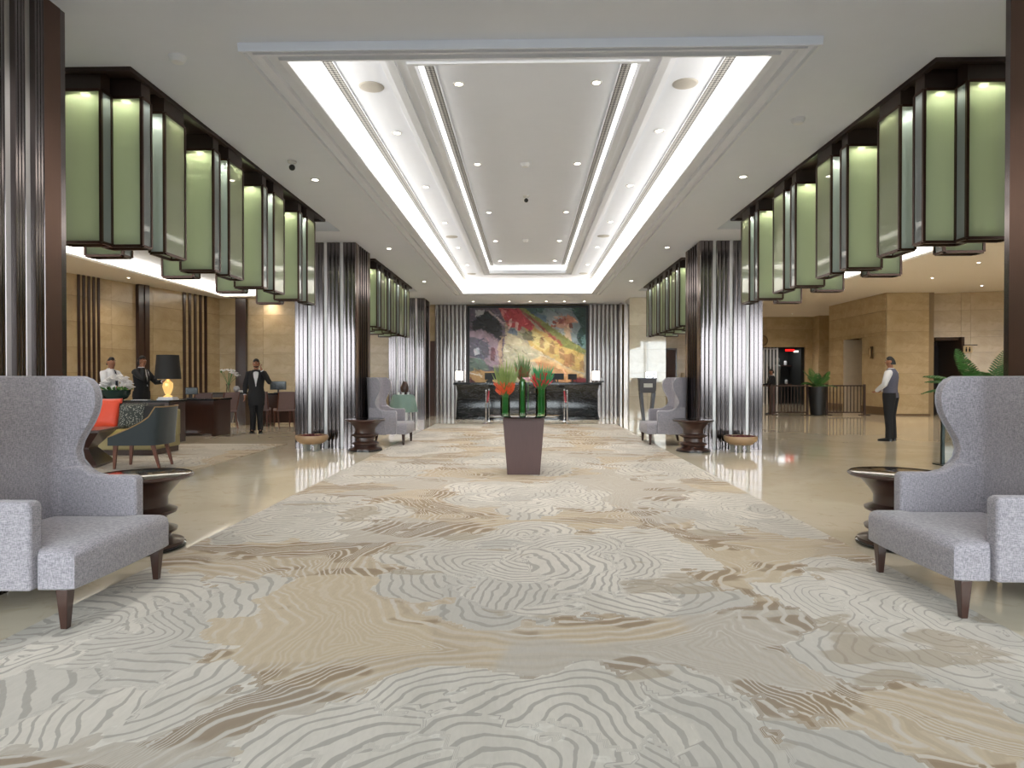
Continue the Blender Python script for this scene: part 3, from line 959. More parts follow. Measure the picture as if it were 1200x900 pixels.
sp_me = MB().lathe([(.001, -.012), (.10, -.012), (.118, -.006), (.122, 0)], 28).mesh('ceiling_speaker', 40)
sp_me.materials.append(mat('speaker_mesh_grey', (178, 174, 168), .7, var=.15, scale=180))
for s, side in ((-1, 'left'), (1, 'right')):
    for i, y in enumerate((6.4, 13.2, 17.9)):
        tag(link('ceiling_speaker', sp_me, None, (s * 1.52, y, 4.14)), f'{ORD[i]} round grey ceiling speaker from the entrance in the {side} outer coffer', 'speaker', 'ceiling speakers')
sm_me = MB().lathe([(.02, -.05), (.045, -.045), (.06, -.02), (.065, 0)], 18).mesh('smoke_detector', 40)
sm_me.materials.append(mat('detector_white', (232, 234, 238), .5))
for i, (x, y, z, lab) in enumerate(((-.03, 9.1, 4.26, 'round white smoke detector in the middle of the inner coffer, nearest one'), (-.04, 14.1, 4.26, 'round white smoke detector in the inner coffer, farther one'), (-2.71, 5.05, H0, 'small white detector on the ceiling above the left lanterns'), (2.6, 6.4, H0, 'small white detector on the ceiling above the right lanterns'))):
    tag(link('smoke_detector', sm_me, None, (x, y, z)), lab, 'detector')
for x, y, z, lab in ((-.02, 10.7, 4.26, 'small ceiling camera hanging in the inner coffer'), (-2.7, 7.5, H0, 'small ceiling camera beside the left lantern row')):
    t = thing('ceiling_camera', lab, 'camera', (x, y, z))
    obj('mount', MB().lathe([(.05, 0), (.05, -.02), (.015, -.03), (.015, -.06)], 14), white_gloss, t)
    obj('housing', MB().sphere((0, 0, -.075), .035, 12, 8), black_matte, t)

# ------------------------------------------------------------------ wing chairs
def wing_chair(label, loc, rz):
    """local: faces +x, seat front at x = .42"""
    t = thing('wing_chair', label, 'armchair', loc, rz, 'grey wing chairs')
    # seat, crowned
    mb = MB()
    nx, ny = 10, 12
    def sx(i, j):
        u, v = i / nx, j / ny
        x = -.30 + .72 * u
        wide = .455 if x > .235 else .405
        y = (v * 2 - 1) * wide
        z = .40 + .018 * (1 - (v * 2 - 1) ** 4) * (1 - (u * 2 - 1) ** 4)
        return x, y, z
    outl = [(-.30, -.40), (.225, -.40), (.245, -.455), (.39, -.455), (.425, -.44), (.435, -.22), (.438, 0), (.435, .22), (.425, .44), (.39, .455), (.245, .455), (.225, .40), (-.30, .40)]
    n = len(outl)
    rings = []
    for z, k in ((.205, .97), (.215, 1.0), (.36, 1.0), (.392, .985), (.410, .94), (.418, .75), (.424, .35)):
        rings.append([(.06 + (x - .06) * k, y * k, z) for x, y in outl])
    mb.rings(rings)
    obj('seat', mb, fab, t, smooth=50)
    # shell: back wrapping into the two wings
    prof = [(.20, .05), (.45, .0), (.60, -.02), (.655, -.05), (.70, -.115), (.76, -.165), (.82, -.180), (.88, -.165), (.94, -.135), (1.0, -.10), (1.06, -.075), (1.12, -.062), (1.17, -.062), (1.21, -.072), (1.245, -.09), (1.275, -.12), (1.295, -.17)]
    xb, w, r = -.275, .425, .09
    def row(z, xf, off=0.0, lean=0.0):
        flare = .03 * max(0, (z - .75) / .55)
        ww, x0 = w + flare + off, xb - off - .02 * max(0, (z - .4))
        rr = r + off
        pts = []
        for i in range(5):
            u = i / 5
            pts.append((xf + (x0 + rr - xf) * u, ww + .012 * (1 - u), z))
        for i in range(7):
            a = PI / 2 * i / 6
            pts.append((x0 + rr - rr * math.sin(a), ww - rr + rr * math.cos(a), z))
        k = ww - rr
        for i in range(1, 6):
            pts.append((x0, k - 2 * k * i / 6, z))
        for p in reversed(pts[:12]):
            pts.append((p[0], -p[1], p[2]))
        return pts
    mb = MB()
    inn = [row(z, x) for z, x in prof]
    outr = [row(z, x, .062) for z, x in prof]
    nP = len(inn[0])
    cols = len(prof)
    vs = [p for rr_ in inn for p in rr_] + [p for rr_ in outr for p in rr_]
    # crown of the back: raise the middle slightly
    fs = []
    O = cols * nP
    for i in range(cols - 1):
        for j in range(nP - 1):
            a, b = i * nP + j, i * nP + j + 1
            fs += [(a, b, b + nP, a + nP), (O + a, O + a + nP, O + b + nP, O + b)]
        for j in (0, nP - 1):
            a = i * nP + j
            fs.append((a, a + nP, O + a + nP, O + a))
    for j in range(nP - 1):
        fs.append((j, O + j, O + j + 1, j + 1))
        a = (cols - 1) * nP + j
        fs.append((a, a + 1, O + a + 1, O + a))
    mb.add(vs, fs)
    bk = obj('backrest', mb, fab, t, bevel=.02, segs=3, smooth=50)
    pip = mat('piping_grey', (150, 147, 152), .8, var=.05)
    edge = [outr[i][0] for i in range(2, cols)] + [outr[-1][j] for j in range(1, nP - 1)] + [outr[i][nP - 1] for i in range(cols - 1, 1, -1)]
    obj('piping', MB().tube(edge, .006, 6), pip, t)
    for s in (-1, 1):
        a = MB()
        y0, y1 = sorted((s * .40, s * .492))
        prf = [(-.30, .21), (.235, .21), (.235, .63), (.228, .655), (.20, .662), (.02, .662), (-.06, .68), (-.12, .72), (-.30, .72)]
        a.rings([[(x, y0, z) for x, z in prf], [(x, y1, z) for x, z in prf]])
        obj('armrest', a, fab, t, bevel=.018, segs=3, smooth=50)
    for sx_, sy in ((1, 1), (1, -1), (-1, 1), (-1, -1)):
        x, y = (.36, .415 * sy) if sx_ > 0 else (-.32, .38 * sy)
        l = MB()
        sp = .0 if sx_ > 0 else -.035
        l.rings([[(x + sp + q * .017 * 1, y + w_ * .017, 0) for q, w_ in ((-1, -1), (1, -1), (1, 1), (-1, 1))],
                 [(x + q * .031, y + w_ * .031, .207) for q, w_ in ((-1, -1), (1, -1), (1, 1), (-1, 1))]])
        obj('leg', l, dark_wood, t, bevel=.004)
    return t
wc = wing_chair('grey high-winged armchair on the carpet in the near left corner', (-2.735, 3.73, 0.012), 0)
dup(wc, (2.70, 3.99, 0.012), PI, 'grey high-winged armchair on the carpet in the near right corner')
dup(wc, (-2.74, 12.98, 0.012), 0, 'grey high-winged armchair before the left mirror-bright pillar')
dup(wc, (2.73, 13.15, 0.012), PI, 'grey high-winged armchair before the right mirror-bright pillar')

# ------------------------------------------------------------------ turned side tables
def side_table(label, loc):
    t = thing('side_table', label, 'table', loc, 0, 'round turned side tables')
    obj('tabletop', MB().lathe([(.30, .535), (.335, .54), (.345, .552), (.34, .565), (.33, .568), (.001, .568)], 40), black_gloss, t, smooth=40)
    obj('rim', MB().lathe([(.336, .534), (.354, .545), (.357, .556), (.350, .566), (.340, .569)], 40, cap=False), dark_wood, t)
    obj('pedestal', MB().lathe([(.285, .03), (.285, .05), (.22, .06), (.19, .09), (.20, .115), (.235, .13), (.24, .15), (.20, .165), (.165, .18), (.165, .24), (.20, .26), (.235, .275), (.24, .295), (.205, .31), (.175, .325), (.175, .39), (.19, .42), (.23, .47), (.27, .515), (.31, .536)], 32), dark_wood, t, smooth=45)
    obj('foot_ring', MB().lathe([(.001, 0), (.285, 0), (.30, .01), (.30, .025), (.285, .032)], 36), black_gloss, t, smooth=40)
    return t
st = side_table('dark round turned side table behind the near left armchair', (-2.93, 4.93, 0))
dup(st, (2.88, 5.16, 0), 0, 'dark round turned side table behind the near right armchair')
dup(st, (-2.9, 11.68, 0), 0, 'dark round turned side table in front of the left pillar armchair')
dup(st, (2.93, 11.68, 0), 0, 'dark round turned side table in front of the right pillar armchair')

# ------------------------------------------------------------------ bowl planters by the pillars
def bowl_planter(label, loc):
    t = thing('bowl_planter', label, 'planter', loc, 0, 'bowl planters')
    obj('bowl', MB().lathe([(.10, .12), (.20, .14), (.275, .20), (.29, .25), (.28, .285), (.262, .285), (.26, .25), (.001, .24)], 32), mat('tan_stoneware', (168, 138, 106), .4), t, smooth=45)
    for k in range(4):
        a = PI / 4 + k * PI / 2
        obj('foot', MB().lathe([(.05, 0), (.03, .03), (.035, .10), (.05, .13)], 10, (.13 * math.cos(a), .13 * math.sin(a), 0)), mat('pale_foot_stone', (150, 148, 138), .4), t)
    rr = random.Random(4)
    pb = MB()
    for i in range(60):
        a, r = rr.random() * 2 * PI, .22 * math.sqrt(rr.random())
        pb.sphere((r * math.cos(a), r * math.sin(a), .255 + rr.random() * .03), (.03, .03, .018), 6, 4)
    o = obj('petals', pb, mat('dark_red_petals', (96, 34, 36), .6, var=.4, scale=25), t)
    o['kind'] = 'stuff'
    return t
bp = bowl_planter('tan bowl of dark red petals on little feet before the left pillar', (-3.84, 11.62, 0))
dup(bp, (3.74, 11.62, 0), .4, 'tan bowl of dark red petals on little feet before the right pillar')

# ------------------------------------------------------------------ centre table with three vases
CTX, CTY = -.05, 8.95
t = thing('centre_table', 'tapered brown pedestal table with round dark glass top in mid carpet', 'table', (CTX, CTY, .012))
wm = mat('brown_veneer', (86, 63, 61), .45, var=.12, scale=5, stretch=(10, 10, .6))
obj('pedestal', MB().box(-.275, .275, -.275, .275, 0, .76, taper=(.79, .79)), wm, t, bevel=.006)
obj('glass_top', MB().lathe([(.001, .762), (.47, .762), (.482, .768), (.482, .774), (.47, .78), (.001, .78)], 48), black_gloss, t, smooth=40)
def vase_with_flowers(name, px, dy, h, r, label, flabel, seed, spec):
    x = CTX + (px - 613) * CTY / 770
    y, z0 = CTY + dy, .012 + .781
    v = thing('glass_vase', label, 'vase', (x, y, z0), 0, 'green glass vases')
    obj('wall', MB().lathe([(.001, .0), (r, .0), (r, h), (r - .006, h), (r - .006, .02), (.001, .02)], 24), vase_glass, v, smooth=40)
    obj('water', MB().lathe([(.001, .022), (r - .008, .022), (r - .008, h * .7), (.001, h * .7)], 20), vase_glass, v, smooth=40)
    rr = random.Random(seed)
    b = tag(link('bouquet', None, None, (x, y, z0)), flabel, 'flowers')
    lf, fl, st_ = MB(), MB(), MB()
    n, spread, top, redlo, redhi, gcol, rcol = spec
    for i in range(n):
        a, q = rr.random() * 2 * PI, math.sqrt(rr.random())
        zt = top * (.78 + .22 * rr.random()) * (1 - .12 * q)
        p0 = (rr.uniform(-.5, .5) * r, rr.uniform(-.5, .5) * r, .03)
        p1 = (r * .6 * math.cos(a) * q, r * .6 * math.sin(a) * q, h)
        p2 = (spread * q * math.cos(a), spread * q * math.sin(a), zt)
        st_.tube([p0, p1, [(u + w) / 2 for u, w in zip(p1, p2)]], .004, 5)
        m = [p1[k] + (p2[k] - p1[k]) * .35 for k in range(3)]
        mid = [p1[k] + (p2[k] - p1[k]) * .7 for k in range(3)]
        lf.tube([m, mid, p2], [.004, .010, .001], 4)
    for i in range(int(n * 1.5)):
        a, q = rr.random() * 2 * PI, math.sqrt(rr.random())
        z = redlo + (redhi - redlo) * rr.random()
        rad = spread * .5 * q
        c = (rad * math.cos(a), rad * math.sin(a), z)
        d = Vector((c[0] * .6, c[1] * .6, .06)).normalized() * rr.uniform(.05, .1)
        fl.tube([c, [c[k] + d[k] * .6 for k in range(3)], [c[k] + d[k] for k in range(3)]], [.003, .010, .001], 5)
    o = obj('stems', st_, mat('stem_green', (70, 120, 60), .5, var=.3), b); o['kind'] = 'stuff'
    o = obj('leaves', lf, gcol, b); o['kind'] = 'stuff'
    o = obj('blooms', fl, rcol, b); o['kind'] = 'stuff'
gl1 = mat('olive_spikes', (126, 142, 74), .5, var=.4, scale=20)
gl2 = mat('reed_spikes', (96, 118, 66), .5, var=.45, scale=20)
gl3 = mat('bright_spikes', (58, 140, 84), .5, var=.35, scale=20)
vase_with_flowers('a', 591.5, -.06, .25, .065, 'short wide green glass vase on the left of the centre table', 'olive spiky bouquet with orange blooms in the left vase', 1, (80, .20, .80, .27, .40, gl1, mat('orange_blooms', (220, 92, 52), .5, var=.25)))
vase_with_flowers('b', 611.5, .10, .46, .05, 'tall slim green glass vase at the back of the centre table', 'tall reedy green bouquet in the back vase', 2, (50, .13, .92, .47, .60, gl2, mat('brown_blooms', (140, 84, 60), .5, var=.3)))
vase_with_flowers('c', 633.5, -.04, .36, .075, 'tall wide green glass vase on the right of the centre table', 'bright green spiky bouquet with red blooms in the right vase', 3, (76, .20, .76, .38, .54, gl3, mat('red_blooms', (214, 50, 60), .5, var=.25)))
fl = thing('pink_lily', 'single pale pink lily bloom between the back and right vases', 'flower', (CTX + .06, CTY - .02, .793))
obj('stem', MB().tube([(0, .1, .06), (0, .05, .3), (.0, 0, .46)], .005, 6), mat('stem_green', (70, 120, 60)), fl)
lm = MB()
for k in range(6):
    a = k * PI / 3
    lm.tube([(0, 0, .46), (.03 * math.cos(a), .03 * math.sin(a), .50), (.075 * math.cos(a), .075 * math.sin(a), .51)], [(.004, .004), (.022, .006), (.002, .002)], 6)
obj('petals', lm, mat('pink_petal', (238, 190, 198), .5, var=.1), fl)

# ------------------------------------------------------------------ reception desk, mural, posts
t = thing('reception_desk', 'long black veined marble reception desk below the mural', 'desk', (0, 21.05, 0))
DW = 2.28
prof = [(-.36, 0), (-.36, .07), (-.31, .09), (-.27, .30), (-.255, .6), (-.27, .85), (-.31, 1.0), (-.36, 1.08), (.3, 1.08), (.3, 0)]
mb = MB()
def deskx(z):
    return DW - .02 - (.0 if z < .08 else .06 * math.sin(min(1, z / 1.08) * PI))
mb.rings([[(s * deskx(z), y, z) for y, z in prof] for s in (-1, 1)])
obj('body', mb, black_marble, t, smooth=30)
obj('desktop', MB().box(-DW - .05, DW + .05, -.42, .34, 1.08, 1.16), black_marble, t, bevel=.015)
obj('plinth', MB().box(-DW + .05, DW - .05, -.33, .28, .0, .03), black_gloss, t)
def bar_lamp(x, label):
    l = thing('desk_lamp', label, 'lamp', (x, 20.98, 1.16), 0, 'white block lamps on the reception desk')
    obj('base', MB().lathe([(.07, 0), (.07, .02), (.02, .03), (.02, .07)], 14), black_matte, l)
    obj('shade', MB().box(-.11, .11, -.11, .11, .07, .36), emit_mat('lamp_shade_glow', (255, 250, 240), .9), l, bevel=.01)
bar_lamp(-2.18, 'white square-shaded desk lamp at the left end of the reception desk')
bar_lamp(2.18, 'white square-shaded desk lamp at the right end of the reception desk')
ph = thing('telephone', 'small grey telephone beside the right reception desk lamp', 'telephone', (2.36, 20.95, 1.16))
obj('body', MB().box(-.07, .07, -.08, .08, 0, .05), black_matte, ph, bevel=.01)
obj('handset', MB().obox((0, 0, .09), (.05, .2, .04), 0, .5), mat('phone_grey', (120, 120, 124), .4), ph, bevel=.012)
def monitor(name, x, y, z, rz, label, w=.42, h=.28, group=None):
    m = thing('monitor', label, 'monitor', (x, y, z), rz, group)
    obj('stand', MB().box(-.10, .10, -.07, .07, 0, .015).box(-.02, .02, .0, .03, .015, .14), black_matte, m)
    obj('housing', MB().box(-w / 2, w / 2, -.015, .02, .09, .09 + h), black_matte, m, bevel=.006)
    obj('screen', MB().box(-w / 2 + .015, w / 2 - .015, -.018, -.0145, .105, .075 + h), black_gloss, m)
monitor('m', -1.15, 21.25, 1.16, PI, 'black monitor seen from behind on the left of the reception desk', .46, .22)
monitor('m', .98, 21.25, 1.16, PI, 'black monitor seen from behind on the right of the reception desk', .40, .20)
monitor('m', 1.45, 21.25, 1.16, PI + .3, 'black monitor turned aslant near the right reception lamp', .30, .18)

t = thing('mural', 'large framed painting of a sloping house and trees behind the desk', 'painting', (0, 22.2, 0))
MX0, MX1, MZ0, MZ1 = -1.98, 2.0, 1.05, 3.69
fr = MB()
obj('frame_rail', MB().box(MX0 - .05, MX1 + .05, -.06, .05, MZ1 - .03, MZ1 + .05), black_matte, t)
obj('frame_rail', MB().box(MX0 - .05, MX1 + .05, -.06, .05, MZ0 - .05, MZ0 + .03), black_matte, t)
for x in (MX0 - .05, MX1 - .03):
    obj('frame_stile', MB().box(x, x + .08, -.06, .05, MZ0 + .03, MZ1 - .03), black_matte, t)
NX, NZ = 210, 138
U, Vv = np.meshgrid(np.linspace(0, 1, NX), np.linspace(0, 1, NZ))
du = U + .012 * (fbm(U * 14, Vv * 9, 5) - .5) * 2
dv = Vv + .014 * (fbm(U * 12, Vv * 10, 8) - .5) * 2
img = np.zeros((NZ, NX, 3)) + np.array((150, 140, 118.))
def poly_mask(pts, soft=0):
    m = np.zeros_like(du, bool)
    n = len(pts)
    for i in range(n):
        (xa, ya), (xb_, yb) = pts[i], pts[(i + 1) % n]
        cond = ((ya > dv) != (yb > dv))
        xi = (xb_ - xa) * (dv - ya) / ((yb - ya) if abs(yb - ya) > 1e-9 else 1e-9) + xa
        m ^= cond & (du < xi)
    return m
def paint(pts, rgb, a=1.0):
    m = poly_mask(pts)
    img[m] = img[m] * (1 - a) + np.array(rgb, float) * a
def grad(c0, c1, t):
    return np.array(c0)[None, None] * (1 - t[..., None]) + np.array(c1)[None, None] * t[..., None]
# sky and trees, upper right
m = poly_mask([(.4, 1.01), (1.01, 1.01), (1.01, .4), (.8, .5)])
sky = grad((70, 96, 104), (168, 172, 178), np.clip(1 - np.hypot((du - .72) * 2.4, (dv - .70) * 2.0) * 1.1 + .5 * (fbm(U * 5, Vv * 5, 2) - .5), 0, 1))
img[m] = sky[m]
paint([(.42, 1.01), (.66, 1.01), (.62, .93), (.52, .92)], (44, 78, 74), .85)
paint([(.53, .93), (.66, .90), (.66, .80), (.56, .86)], (66, 98, 132), .7)
paint([(.86, 1.01), (1.01, 1.01), (1.01, .5), (.94, .50), (.91, .62), (.95, .75), (.90, .9)], (28, 58, 54))
paint([(.95, .62), (.99, .66), (.99, .48), (.96, .48)], (96, 132, 130), .8)
for bx, bz, br_, bc in ((.81, .80, .05, (168, 92, 76)), (.76, .82, .035, (140, 70, 62)), (.86, .83, .035, (190, 120, 96)), (.78, .87, .03, (200, 140, 116)), (.85, .75, .03, (120, 66, 56)), (.73, .77, .022, (168, 92, 76))):
    m = (np.hypot((du - bx) * 1.0, (dv - bz) * 1.1) + .12 * (fbm(U * 22, Vv * 20, int(bx * 100)) - .5)) < br_
    img[m] = bc
m = (np.hypot((du - .80) * 1.1, (dv - .77) * 1.3) + .12 * (fbm(U * 24, Vv * 20, 12) - .5)) < .045
img[m] = (206, 150, 128)
paint([(.805, .74), (.855, .74), (.87, .55), (.89, .49), (.79, .49), (.82, .6)], (198, 166, 136))
paint([(.772, .62), (.79, .55), (.82, .52), (.77, .53)], (46, 66, 58))
# sloping yellow house front
paint([(.46, .90), (.55, .74), (.97, .44), (.97, .16), (.80, .24), (.54, .44), (.48, .62)], (184, 150, 78))
paint([(.54, .70), (.62, .64), (.70, .52), (.64, .44), (.54, .54)], (196, 176, 112), .8)
for k in range(5):
    cx, cz = .60 + .085 * k, .58 - .075 * k
    paint([(cx, cz - .09), (cx, cz + .02), (cx + .02, cz + .05), (cx + .04, cz + .01), (cx + .04, cz - .11)], (124, 84, 52), .6)
paint([(.80, .40), (.87, .40), (.87, .24), (.81, .22)], (150, 96, 56), .7)
paint([(.44, .66), (.52, .70), (.56, .56), (.47, .58)], (88, 86, 62), .9)
paint([(.345, .74), (.41, .74), (.41, .64), (.33, .66)], (78, 100, 128), .8)
# wide pale road
paint([(.30, .66), (.36, .66), (.62, .42), (.97, .12), (.97, .0), (.27, .0)], (172, 158, 126))
paint([(.29, .50), (.50, .50), (.62, .34), (.40, .20), (.28, .25)], (166, 162, 134), .7)
paint([(.55, .34), (.70, .30), (.97, .10), (.97, .0), (.70, .0), (.60, .2)], (188, 128, 74), .85)
paint([(.5, .30), (.62, .38), (.97, .13), (.97, .09), (.62, .30)], (206, 166, 110), .7)
paint([(.86, .06), (.93, .11), (1.0, .08), (1.0, -.01), (.88, -.01)], (118, 34, 38))
paint([(.66, .07), (.72, .09), (.76, -.01), (.64, -.01)], (60, 46, 44))
# red roofs and banner
paint([(.24, .99), (.42, .99), (.56, .75), (.52, .68), (.45, .76), (.43, .70), (.33, .76), (.30, .86)], (186, 52, 60))
paint([(.34, .84), (.37, .86), (.35, .72), (.33, .72)], (226, 176, 170), .9)
paint([(.39, .83), (.42, .80), (.41, .70), (.39, .72)], (226, 190, 178), .8)
paint([(.28, .97), (.32, .97), (.29, .85), (.27, .86)], (228, 150, 140), .7)
# roof ridge
paint([(.42, 1.0), (.46, 1.0), (.99, .44), (.97, .39), (.80, .50)], (118, 122, 58))
paint([(.40, 1.0), (.425, 1.0), (.80, .52), (.78, .50)], (150, 60, 50), .8)
# dark gable on the left
paint([(-.01, 1.01), (.25, 1.01), (.31, .80), (.30, .55), (.28, .0), (-.01, .0)], (92, 82, 96))
paint([(.03, .80), (.15, .95), (.28, .80), (.29, .52), (.20, .66), (.10, .72), (.04, .71)], (38, 38, 44))
paint([(.055, .96), (.14, .97), (.13, .91), (.06, .87)], (176, 174, 178))
paint([(.15, .96), (.17, .96), (.31, .80), (.30, .78)], (190, 170, 168), .9)
paint([(-.01, .70), (.10, .71), (.22, .62), (.27, .50), (.26, .22), (-.01, .30)], (140, 118, 132))
paint([(.0, .62), (.05, .62), (.16, .54), (.17, .36), (.10, .33), (.0, .38)], (86, 84, 98))
paint([(.04, .46), (.08, .48), (.10, .40), (.05, .38)], (190, 190, 196), .8)
paint([(.19, .49), (.23, .48), (.22, .31), (.18, .32)], (104, 66, 74))
paint([(-.01, .36), (.12, .33), (.18, .20), (-.01, .17)], (88, 108, 96), .9)
paint([(.25, .55), (.285, .62), (.29, .2), (.26, .2)], (186, 150, 118), .8)
paint([(-.01, .18), (.22, .18), (.30, .02), (.1, -.01), (-.01, .10)], (182, 140, 86))
paint([(-.01, .10), (.05, .06), (.10, -.01), (-.01, -.01)], (82, 32, 40))
paint([(.0, .17), (.12, .13), (.11, .12), (.0, .155)], (226, 220, 206), .9)
paint([(.14, .03), (.17, .09), (.20, .08), (.20, .0), (.14, .0)], (40, 40, 40))
rs = np.random.RandomState(5)
src = img.copy()
for k in range(900):                       # loose brush strokes in the local colour
    cu, cv = rs.rand(), rs.rand()
    an, ll, ww = rs.normal(-.6, .5), .015 + .03 * rs.rand(), .004 + .006 * rs.rand()
    a_ = (U - cu) * math.cos(an) * 1.5 + (Vv - cv) * math.sin(an)
    b_ = -(U - cu) * math.sin(an) * 1.5 + (Vv - cv) * math.cos(an)
    m = (np.abs(a_) < ll) & (np.abs(b_) < ww)
    img[m] = img[m] * .35 + .65 * np.clip(src[int(cv * (NZ - 1)), int(cu * (NX - 1))] + rs.normal(0, 20) + rs.normal(0, 7, 3), 0, 255)
img *= (.86 + .28 * fbm(U * 30, Vv * 22, 3))[..., None]
img = (img * .85 + .15 * img.mean(-1, keepdims=True)) * .92 + 4
img = np.clip(img, 0, 255) / 255
img = np.where(img <= .04045, img / 12.92, ((img + .055) / 1.055) ** 2.4)
VX = np.stack([MX0 + U * (MX1 - MX0), np.full_like(U, -.03), MZ0 + Vv * (MZ1 - MZ0)], -1).reshape(-1, 3)
ii = (np.arange(NZ - 1)[:, None] * NX + np.arange(NX - 1)[None, :]).ravel()
me = bpy.data.meshes.new('canvas')
me.from_pydata(VX.tolist(), [], np.stack([ii, ii + 1, ii + NX + 1, ii + NX], 1).tolist())
at = me.attributes.new('paint', 'FLOAT_COLOR', 'POINT')
at.data.foreach_set('color', np.concatenate([img.reshape(-1, 3), np.ones((NX * NZ, 1))], 1).reshape(-1).astype(np.float32))
g = N('mural_paint')
a = g.n('ShaderNodeAttribute', attribute_name='paint')
g.set(color=a.outputs['Color'], rough=.5)
g.bump(g.noise(60, 3), .1)
obj('canvas', me, g.m, t)
obj('canvas_back', MB().box(MX0, MX1, -.02, .04, MZ0, MZ1), black_matte, t)

def stanchion(label, x, y):
    s = thing('stanchion', label, 'barrier post', (x, y, 0), 0, 'chrome barrier posts')
    obj('base', MB().lathe([(.001, 0), (.15, 0), (.15, .012), (.05, .04), (.022, .06)], 22), chrome, s, smooth=40)
    obj('post', MB().lathe([(.02, .05), (.02, .90), (.03, .905), (.03, .955), (.02, .965)], 14), chrome, s, smooth=40)
    return s
for s, side in ((-1, 'left'), (1, 'right')):
    for y, w in ((18.55, 'nearer'), (20.0, 'farther')):
        stanchion(f'{w} chrome barrier post of the {side} pair before the reception desk', s * 1.12 + (-.05 if s < 0 else 0), y)
    x = s * 1.12 + (-.05 if s < 0 else 0)
    tag(obj('barrier_rope', MB().tube([(x, 18.58 + 1.39 * u, .90 - .30 * math.sin(PI * u)) for u in [k / 12 for k in range(13)]], .02, 8), mat('red_velvet', (150, 30, 44), .8)), f'red velvet rope sagging between the {side} pair of barrier posts', 'rope')

# ------------------------------------------------------------------ lectern by the stone pillar
t = thing('lectern', 'dark grey lectern on slanted legs before the cream stone pillar', 'lectern', (3.58, 19.75, 0))
lg = mat('lectern_grey', (78, 78, 84), .35, .3)
obj('box', MB().rings([[(x * k, y * k, z) for x, y in ((-.25, -.18), (.25, -.18), (.25, .18), (-.25, .18))] for z, k in ((.86, .84), (.93, .95), (1.25, 1.0), (1.28, 1.04), (1.30, 1.04))]), lg, t, bevel=.006)
obj('panel', MB().box(-.13, .13, -.195, -.17, 1.02, 1.14), mat('pale_panel', (196, 196, 190), .4), t)
for s in (-1, 1):
    obj('leg', MB().rings([[(s * .10 + q * .03, w * .12, 0) for q, w in ((-1, -1), (1, -1), (1, 1), (-1, 1))], [(s * .19 + q * .045, w * .14, .87) for q, w in ((-1, -1), (1, -1), (1, 1), (-1, 1))]]), lg, t)
obj('foot', MB().box(-.17, .17, -.15, .15, 0, .025), lg, t)
t = thing('wall_picture', 'small grey and black framed print on the cream stone pillar', 'picture', (3.80, 20.32, 1.38))
obj('frame', MB().box(-.16, .16, -.01, .012, -.10, .10), chrome, t)
pp = MB()
for a_, b_ in ((-.09, .03), (.0, -.02), (.09, .04), (-.03, -.05), (.06, -.06), (-.11, -.04)):
    pp.obox((a_, -.013, b_), (.05, .004, .035), 0, 0, a_ * 6)
o = obj('print', pp, black_matte, t); o['kind'] = 'stuff'

# ------------------------------------------------------------------ draped table by the rear left pillar
t = thing('draped_table', 'small round table under a mint green cloth beyond the left armchair', 'table', (-3.30, 17.4, 0))
cl = mat('mint_cloth', (118, 142, 134), .8, var=.12)
n = 48
obj('cloth', MB().rings([[((r + d * math.cos(8 * 2 * PI * j / n)) * math.cos(2 * PI * j / n), (r + d * math.cos(8 * 2 * PI * j / n)) * math.sin(2 * PI * j / n), z) for j in range(n)] for r, d, z in ((.37, .025, .40), (.34, .015, .6), (.30, .006, .80), (.285, 0, .845), (.25, 0, .86))]), cl, t, smooth=60)
for k in range(4):
    a = k * PI / 2 + .5
    obj('leg', MB().tube([(.22 * math.cos(a), .22 * math.sin(a), 0), (.2 * math.cos(a), .2 * math.sin(a), .82)], .018, 8), white_gloss, t)
for i, (dx, dy) in enumerate(((-.12, 0), (.02, -.12), (.12, .05))):
    c = thing('glass_candle', f'{ORD[i]} small white candle glass from the left on the mint draped table', 'candle', (-3.30 + dx, 17.4 + dy, .86), 0, 'candle glasses')
    obj('glass', MB().lathe([(.03, 0), (.035, .06), (.033, .06), (.028, .01)], 12), white_gloss, c)
    obj('wax', MB().lathe([(.001, .02), (.027, .02), (.027, .045), (.001, .05)], 10), white_gloss, c)
t = thing('lantern_vase', 'slim dark brown vase standing on the mint draped table', 'vase', (-3.28, 17.5, .86))
obj('body', MB().lathe([(.06, 0), (.10, .08), (.11, .2), (.07, .30), (.05, .34), (.06, .36)], 18), dark_wood, t)
obj('neck_ring', MB().lathe([(.055, .335), (.066, .345), (.055, .355)], 16, cap=False), chrome, t)

# ------------------------------------------------------------------ lounge: sofa, cushions, chairs, desks
t = thing('sofa', 'low olive upholstered sofa on a dark plinth in the lounge', 'sofa', (-7.50, 11.15, .012))
ol = mat('olive_upholstery', (164, 152, 112), .85, var=.1, scale=40)
ol2 = mat('mustard_seat', (176, 158, 92), .85, var=.1, scale=40)
obj('plinth', MB().box(-1.3, 1.28, -.36, .42, 0, .09), dark_wood, t)
obj('base', MB().box(-1.32, 1.30, -.42, .45, .09, .30), ol, t, bevel=.03, segs=3)
for x0, x1 in ((-1.30, -.02), (0, 1.28)):
    obj('seat_cushion', MB().box(x0, x1, -.43, .16, .30, .43), ol2, t, bevel=.04, segs=3)
    obj('back_cushion', MB().box(x0, x1, .14, .40, .40, .70), ol, t, bevel=.05, segs=3)
obj('back_rail', MB().box(-1.32, 1.30, .34, .47, .28, .74), ol, t, bevel=.03)
